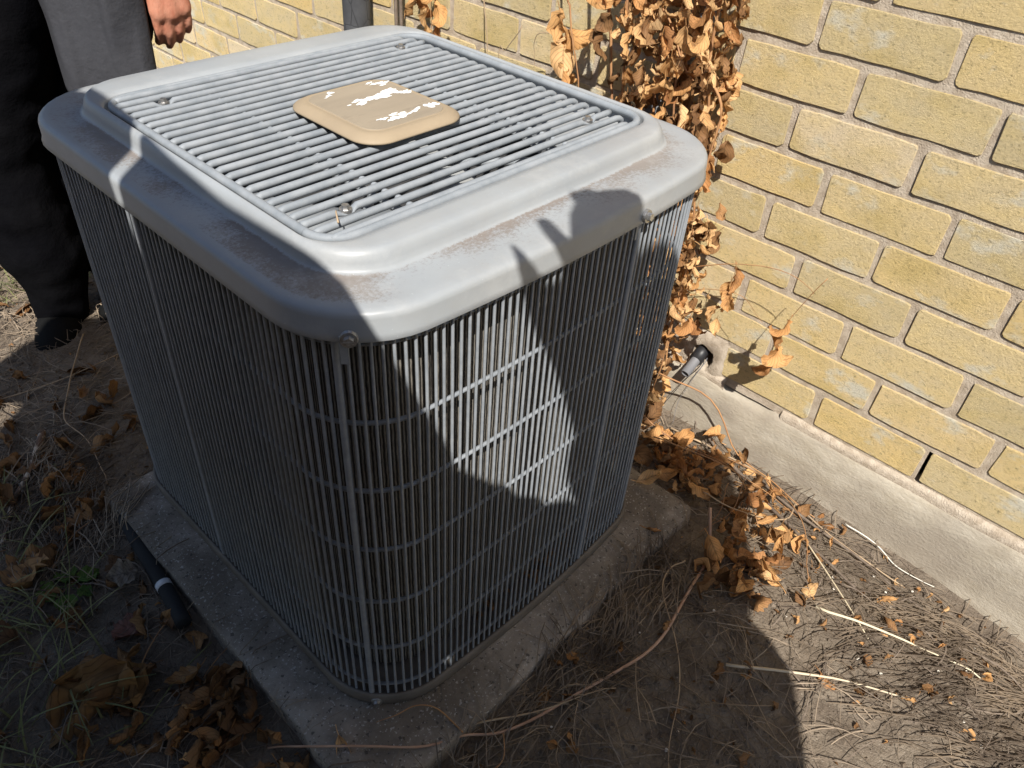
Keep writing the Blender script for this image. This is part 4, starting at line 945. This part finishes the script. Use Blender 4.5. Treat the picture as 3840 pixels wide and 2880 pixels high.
# the man whose legs and hand show at the left; he faces the camera
def visible_man():
    f3 = -Vector((RZ.x, RZ.y, 0)).normalized(); lat = -f3.cross(Vector((0, 0, 1)))          # lat points to the right of the picture
    lat = Vector((0, 0, 1)).cross(f3); lat = Vector((RX.x, RX.y, 0)).normalized()
    b = U(.06, 1.94, -1.53)
    t = thing('person', 'person in a long charcoal jacket and black trousers standing behind the air conditioner', 'person', b)
    S = lambda x, y, z: U(x, y, z)
    off = lambda v, l, d: v+lat*l-f3*d          # d metres farther from the camera
    up = Vector((0, 0, 1))
    # body: head, torso, arms with hands, legs in one surface
    pel = S(.46, 1.62, .33)-f3*.05; pel = S(.42, 1.62, .28)-f3*.14; che = pel+up*.20+f3*.24; nek = che+up*.08+f3*.12; hc = nek+up*.07+f3*.11
    sl_, sr = che+lat*.20+up*.04, che-lat*.20+up*.04
    wl = S(.563, 1.366, .095)-f3*.035+lat*.004; el = wl+up*.20-f3*.05+lat*.04
    bm = bmesh.new(); head(bm, hc, f3, lat); capsule(bm, nek, hc-up*.05, .06, .052); capsule(bm, pel, che, .12, .13, .7, lat=lat)
    capsule(bm, nek-up*.06, sl_, .06, .05); capsule(bm, nek-up*.06, sr, .06, .05); capsule(bm, sl_, el, .05, .042); capsule(bm, el, wl, .042, .03)
    wr = pel-lat*.3-up*.05; er = wr+up*.26; capsule(bm, sr, er, .05, .042); capsule(bm, er, wr, .042, .03)
    kr = S(.05, 1.95, -.62); ar = S(.045, 1.955, -1.36); hr = pel-lat*.11-up*.05
    hl = pel+lat*.03-up*.05; kl = S(.36, 1.95, -.60); al = S(.38, 1.98, -1.40)
    for a_, b_, c_ in ((hr, kr, ar), (hl, kl, al)): capsule(bm, a_, b_, .08, .055); capsule(bm, b_, c_, .055, .04); capsule(bm, c_, c_-up*.06, .035, .03)
    bod = remesh(bm, .012, '_', M_skin, t, 3)
    bm = bmesh.new(); capsule(bm, el, wl, .04, .029)
    hand(bm, wl, -up*.98+lat*.05, -f3*.8-lat*.6, -lat*.8+f3*.6, .95, .42)
    hand(bm, wr, -up, lat, f3, 1., .5)
    hb = remesh(bm, .0038, '_', M_skin, t, 2)
    bm = bmesh.new(); bm.from_mesh(bod); bm.from_mesh(hb); finish(bm, 'body', M_skin, t)
    # trousers
    bm = bmesh.new(); px = lambda v: v
    C_ = [(S(.26, 1.76, .33), .09), (S(.18, 1.802, -.051), .089), (S(.105, 1.887, -.395), .088), (S(.039, 1.962, -.65), .092), (S(.036, 1.966, -.881), .096), (S(.048, 1.952, -1.109), .094), (S(.053, 1.947, -1.256), .074), (S(.042, 1.959, -1.40), .062), (S(.042, 1.959, -1.45), .060)]
    for (a_, ra), (b_, rb) in zip(C_, C_[1:]): capsule(bm, a_, b_, ra, rb, .95)
    capsule(bm, hl, kl, .11, .085); capsule(bm, kl, al, .085, .075); capsule(bm, pel-up*.1, pel+up*.08, .15, .15, .8, lat=lat); capsule(bm, hr, S(.245, 1.73, .35), .11, .105)
    o = remesh(bm, .009, 'trousers', M_trous, t, 5)
    # cloth folds
    for v in o.data.vertices:
        q = v.co; n_ = noise.noise(Vector((q.x*14, q.y*14, q.z*22))); v.co = q+v.normal*(.006*n_)
    # jacket: shell hanging over the far leg, lower edge in view
    def panel(name, L0, L1, zt, hemf, d0, bulge, m_=M_jack):
        bm = bmesh.new(); nu, nv = 40, 44; F_, B_ = [], []
        for i in range(nu+1):
            u = i/nu; l = L0+(L1-L0)*u; zh = hemf(u); rf, rb_ = [], []
            for j in range(nv+1):
                v_ = j/nv; z = zh+(zt-zh)*v_
                fold = .010*math.sin(u*9+v_*1.5)*(1-v_)**.5+.012*noise.noise(Vector((u*3.5, v_*2.6, 2)))+.006*noise.noise(Vector((u*10, v_*5, 7)))
                d = d0-bulge*math.sin(math.pi*u)**.6-fold
                p_f = Vector((S(.20, 1.80, 0).x, S(.20, 1.80, 0).y, 0))+lat*l-f3*d; p_f.z = z
                rf.append(bm.verts.new(p_f)); p_b = p_f-f3*.006; rb_.append(bm.verts.new(p_b))
            F_.append(rf); B_.append(rb_)
        for i in range(nu):
            for j in range(nv):
                bm.faces.new((F_[i][j], F_[i+1][j], F_[i+1][j+1], F_[i][j+1])); bm.faces.new((B_[i][j], B_[i][j+1], B_[i+1][j+1], B_[i+1][j]))
            bm.faces.new((F_[i][0], B_[i][0], B_[i+1][0], F_[i+1][0]))
        for j in range(nv): bm.faces.new((F_[0][j], F_[0][j+1], B_[0][j+1], B_[0][j])); bm.faces.new((F_[nu][j], B_[nu][j], B_[nu][j+1], F_[nu][j+1]))
        return finish(bm, name, m_, t)
    return t, lat, f3, S, panel, pel, che, nek, sl_, sr, el, wl, er, wr, up
t, lat, f3, S, panel, pel, che, nek, sl_, sr, el, wl, er, wr, up = visible_man()
panel('jacket_panel', .080, .262, 1.05, lambda u: .765+.5*(-.335-.10*min(1, u*3.2)**1.2+.0*u), -.035, .035)
bm = bmesh.new()
capsule(bm, pel+up*.14-f3*.02, che, .15, .165, .75, lat=lat); capsule(bm, che, nek, .15, .085, .7, lat=lat)
for a_, b_, c_ in ((sl_, el, wl), (sr, er, wr)): capsule(bm, nek-up*.07, a_, .08, .08); capsule(bm, a_, b_, .078, .062); capsule(bm, b_, b_.lerp(c_, .9), .06, .05)
remesh(bm, .012, 'jacket', M_jack, t)
bm = bmesh.new()
for (q, td) in ((S(.035, 1.965, -1.50), (U(-.115, 1.76, 0)-U(.10, 2.06, 0)).normalized()), (S(.38, 1.98, -1.50), (f3*1).normalized())):
    sdd = td.cross(up); q = Vector((q.x, q.y, .028))
    capsule(bm, q-td*.04, q+td*.05, .046, .050, .9, lat=sdd); capsule(bm, q+td*.05-up*.004, q+td*.105-up*.010, .052, .043, .72, lat=sdd); capsule(bm, q-td*.01+up*.015, q+up*.085-td*.02, .048, .044)
remesh(bm, .006, 'shoes', M_shoe, t, 3)
bm = bmesh.new(); ball(bm, nek+up*.10+f3*.09, .105, (.86, .95, 1.)); remesh(bm, .012, 'hair', M_hair, t, 2)

# the people beside the camera, whose shadows fall on the scene
E1 = Vector((.44, -.48, 0)).normalized(); FW = Vector((.48, .44, 0)).normalized(); CM = U(*CAMU)
def place(e1, s0):
    p = CM+E1*e1-LD*s0; return Vector((p.x, p.y, 0.)), p.z
# companion (right of the phone) with one hand raised
b, z0 = place(.27, .15)
J = dict(head=(-.03, .02, 1.665), face=(-.3, 1), neck=(.01, -.01, 1.49), chest=(.02, -.03, 1.26), pelvis=(-.12, -.03, .95), shl=(-.085, 0, 1.395), shr=(.15, 0, 1.40),
         ell=(-.045, .12, 1.28), wrl=(-.15, .17, 1.44), elr=(.12, .0, 1.13), wrr=(-.07, -.02, 1.23), hpl=(-.12, 0, .9), hpr=(.1, 0, .9), knl=(-.16, 0, .5), knr=(.1, 0, .5), anl=(-.20, 0, .09), anr=(.1, 0, .09),
         handl=(-.02, .3, .95, -.8, .3, 0, -.95, 0, .1, .15), handr=(-1, -.1, -.05, 0, .9, .2, 0, 0, 1, .5), hem=.60)
person('person in a dark coat beside the camera raising one hand', b, E1, FW, 1.75, J, (.28, .16, 1.1), .014)
# photographer, leaning in from the left with the arm stretched to the phone
b, z0 = place(-.24, .10)
J = dict(head=(.0, .06, 1.36), face=(.5, 1), neck=(-.03, .02, 1.24), chest=(-.09, -.02, 1.10), pelvis=(-.06, -.12, .86), shl=(-.135, .20, 1.40), shr=(.12, -.02, 1.14),
         ell=(.03, .15, 1.305), wrl=(.155, .02, 1.25), elr=(.16, .0, 1.0), wrr=(.19, .0, 1.12), hpl=(-.10, -.08, .82), hpr=(.15, -.08, .82), knl=(-.12, .0, .45), knr=(.17, 0, .45), anl=(-.12, -.05, .09), anr=(.18, -.05, .09),
         handl=(1, -.05, -.35, 0, -.3, -1, 0, 1, 0, .5), handr=(.4, -.1, 1, .3, 1, 0, -1, 0, 0, .3), hem=.5)
person('shorter person in a dark coat stooping to hold the phone at arm length', b, E1, FW, 1.6, J, (.33, .20, 1.15), .014)
# bystander farther left
b, z0 = place(-.812, -.36)
J = dict(head=(.13, -.02, 1.66), face=(.3, 1), neck=(.10, -.03, 1.50), chest=(.05, -.03, 1.25), pelvis=(.03, -.03, .92), shl=(-.18, 0, 1.40), shr=(.25, .03, 1.475),
         ell=(-.30, .03, 1.12), wrl=(-.30, .1, .88), elr=(.335, .02, 1.06), wrr=(.355, .04, .84), hpl=(-.12, 0, .88), hpr=(.1, 0, .88), knl=(-.13, -.05, .5), knr=(.12, -.05, .5), anl=(-.14, -.12, .09), anr=(.12, -.12, .09),
         handl=(0, .2, -1, 1, 0, 0, 0, 1, 0, .5), handr=(0, .2, -1, -1, 0, 0, 0, 1, 0, .5), hem=.45)
person('tall broad person in a dark coat standing to the left of the camera', b, E1, FW, 1.8, J, (.33, .23, 1.), .014)
# the phone that takes the picture
bm = bmesh.new(); R3 = co.matrix_world.to_3x3(); 
box(bm, (-.075, -.046, .003), (.072, .027, .011)); bmesh.ops.bevel(bm, geom=bm.edges[:], offset=.003, segments=2, affect='EDGES')
bmesh.ops.transform(bm, matrix=Matrix.Translation(CM) @ R3.to_4x4(), verts=bm.verts)
tag(finish(bm, 'phone', M_blackp), 'black phone held up in front of the air conditioner', 'phone')

E2 = E1.cross(LD); E2 *= (1 if E2.z > 0 else -1)
def shade_slab(poly, s0, s1, name, label):  # added out-of-frame slab, its outline drawn to shape the cast shadow
    bm = bmesh.new(); A = [bm.verts.new(CM+E1*a+E2*b-LD*s0) for a, b in poly]; B = [bm.verts.new(CM+E1*a+E2*b-LD*s1) for a, b in poly]; n = len(poly)
    bm.faces.new(A); bm.faces.new(B[::-1])
    for k in range(n): bm.faces.new((A[k], B[k], B[(k+1) % n], A[(k+1) % n]))
    bmesh.ops.recalc_face_normals(bm, faces=bm.faces); bmesh.ops.bevel(bm, geom=bm.edges[:], offset=.006, segments=2, affect='EDGES')
    return tag(finish(bm, name, M_beige), label, name)
shade_slab([(-.450, -.03), (-.450, .436), (-.392, .384), (-.27, .285), (-.25, .16), (-.34, -.03)], .10, .20, 'backpack', 'dark canvas backpack on the stooping person beside the camera')  # added blocker, follows the edge of the arm's shadow
shade_slab([(-.66, .20), (-.66, .55), (-.60, .555), (-.545, .520), (-.467, .458), (-.467, .20)], .06, .16, 'shoulder_bag', 'dark canvas shoulder bag carried by the tall person left of the camera')  # added blocker, squares the shoulder shadow beside the lit streak
shade_slab([(-.03, .0), (.11, .028), (.14, .0), (.12, -.32), (-.06, -.32)], .045, .09, 'tote_bag', 'dark canvas tote bag hanging between the two people behind the camera')  # added to shut out the sun between the two bodies
lying('tiny broken straw caught on the grille bars near the front corner', [(.035, -.455, .012), (.052, -.425, .018), (.060, -.415, .014)], .0012, M_stemt, k=3, wob=0)
def trapped():
    a = rnd.uniform(3.3, 5.2); x, y = .46+.60*math.cos(a), .0+.665*math.sin(a)
    return U(max(-.115, min(1.03, x*1.02)), max(-.66, y*1.04), -1.375+abs(rnd.gauss(0, .02))), Euler((rnd.uniform(-3, 3), rnd.uniform(-.5, .5), rnd.uniform(-3, 3)))
leaf_clump(ac, 'trapped_leaf_scraps', trapped, 60, LB, .25, .55)
shade_slab([(.0, .290), (.028, .258), (.05, .256), (.066, .275), (.068, .350), (.088, .383), (.125, .398), (.149, .396), (.160, .375), (.175, .30), (.175, .12), (.127, .085), (.108, .12), (.069, .180), (.033, .214), (.014, .245)], .15, .19, 'folded_jacket', 'dark folded jacket draped over the raised forearm of the person beside the camera')  # added blocker cut to the outline of the raised hand's shadow
def on_soil():
    while True:
        x, y = rnd.uniform(-1.1, 1.72), rnd.uniform(-2.1, 2.3)
        if -.345 < x < 1.215 and -.9 < y < .68: continue
        return U(x, y, gz(x, y)+.008), Euler((rnd.uniform(-.6, .6), rnd.uniform(-.6, .6), rnd.uniform(-3, 3)))
for src_, cnt_, nm_ in ((LB, 420, 'brown_leaf_crumbs'), (LV[10:], 170, 'orange_leaf_crumbs')):
    o = leaf_clump(None, nm_, on_soil, cnt_, src_, .10, .32); o['label'] = 'crushed bits of dead leaf strewn over the soil'
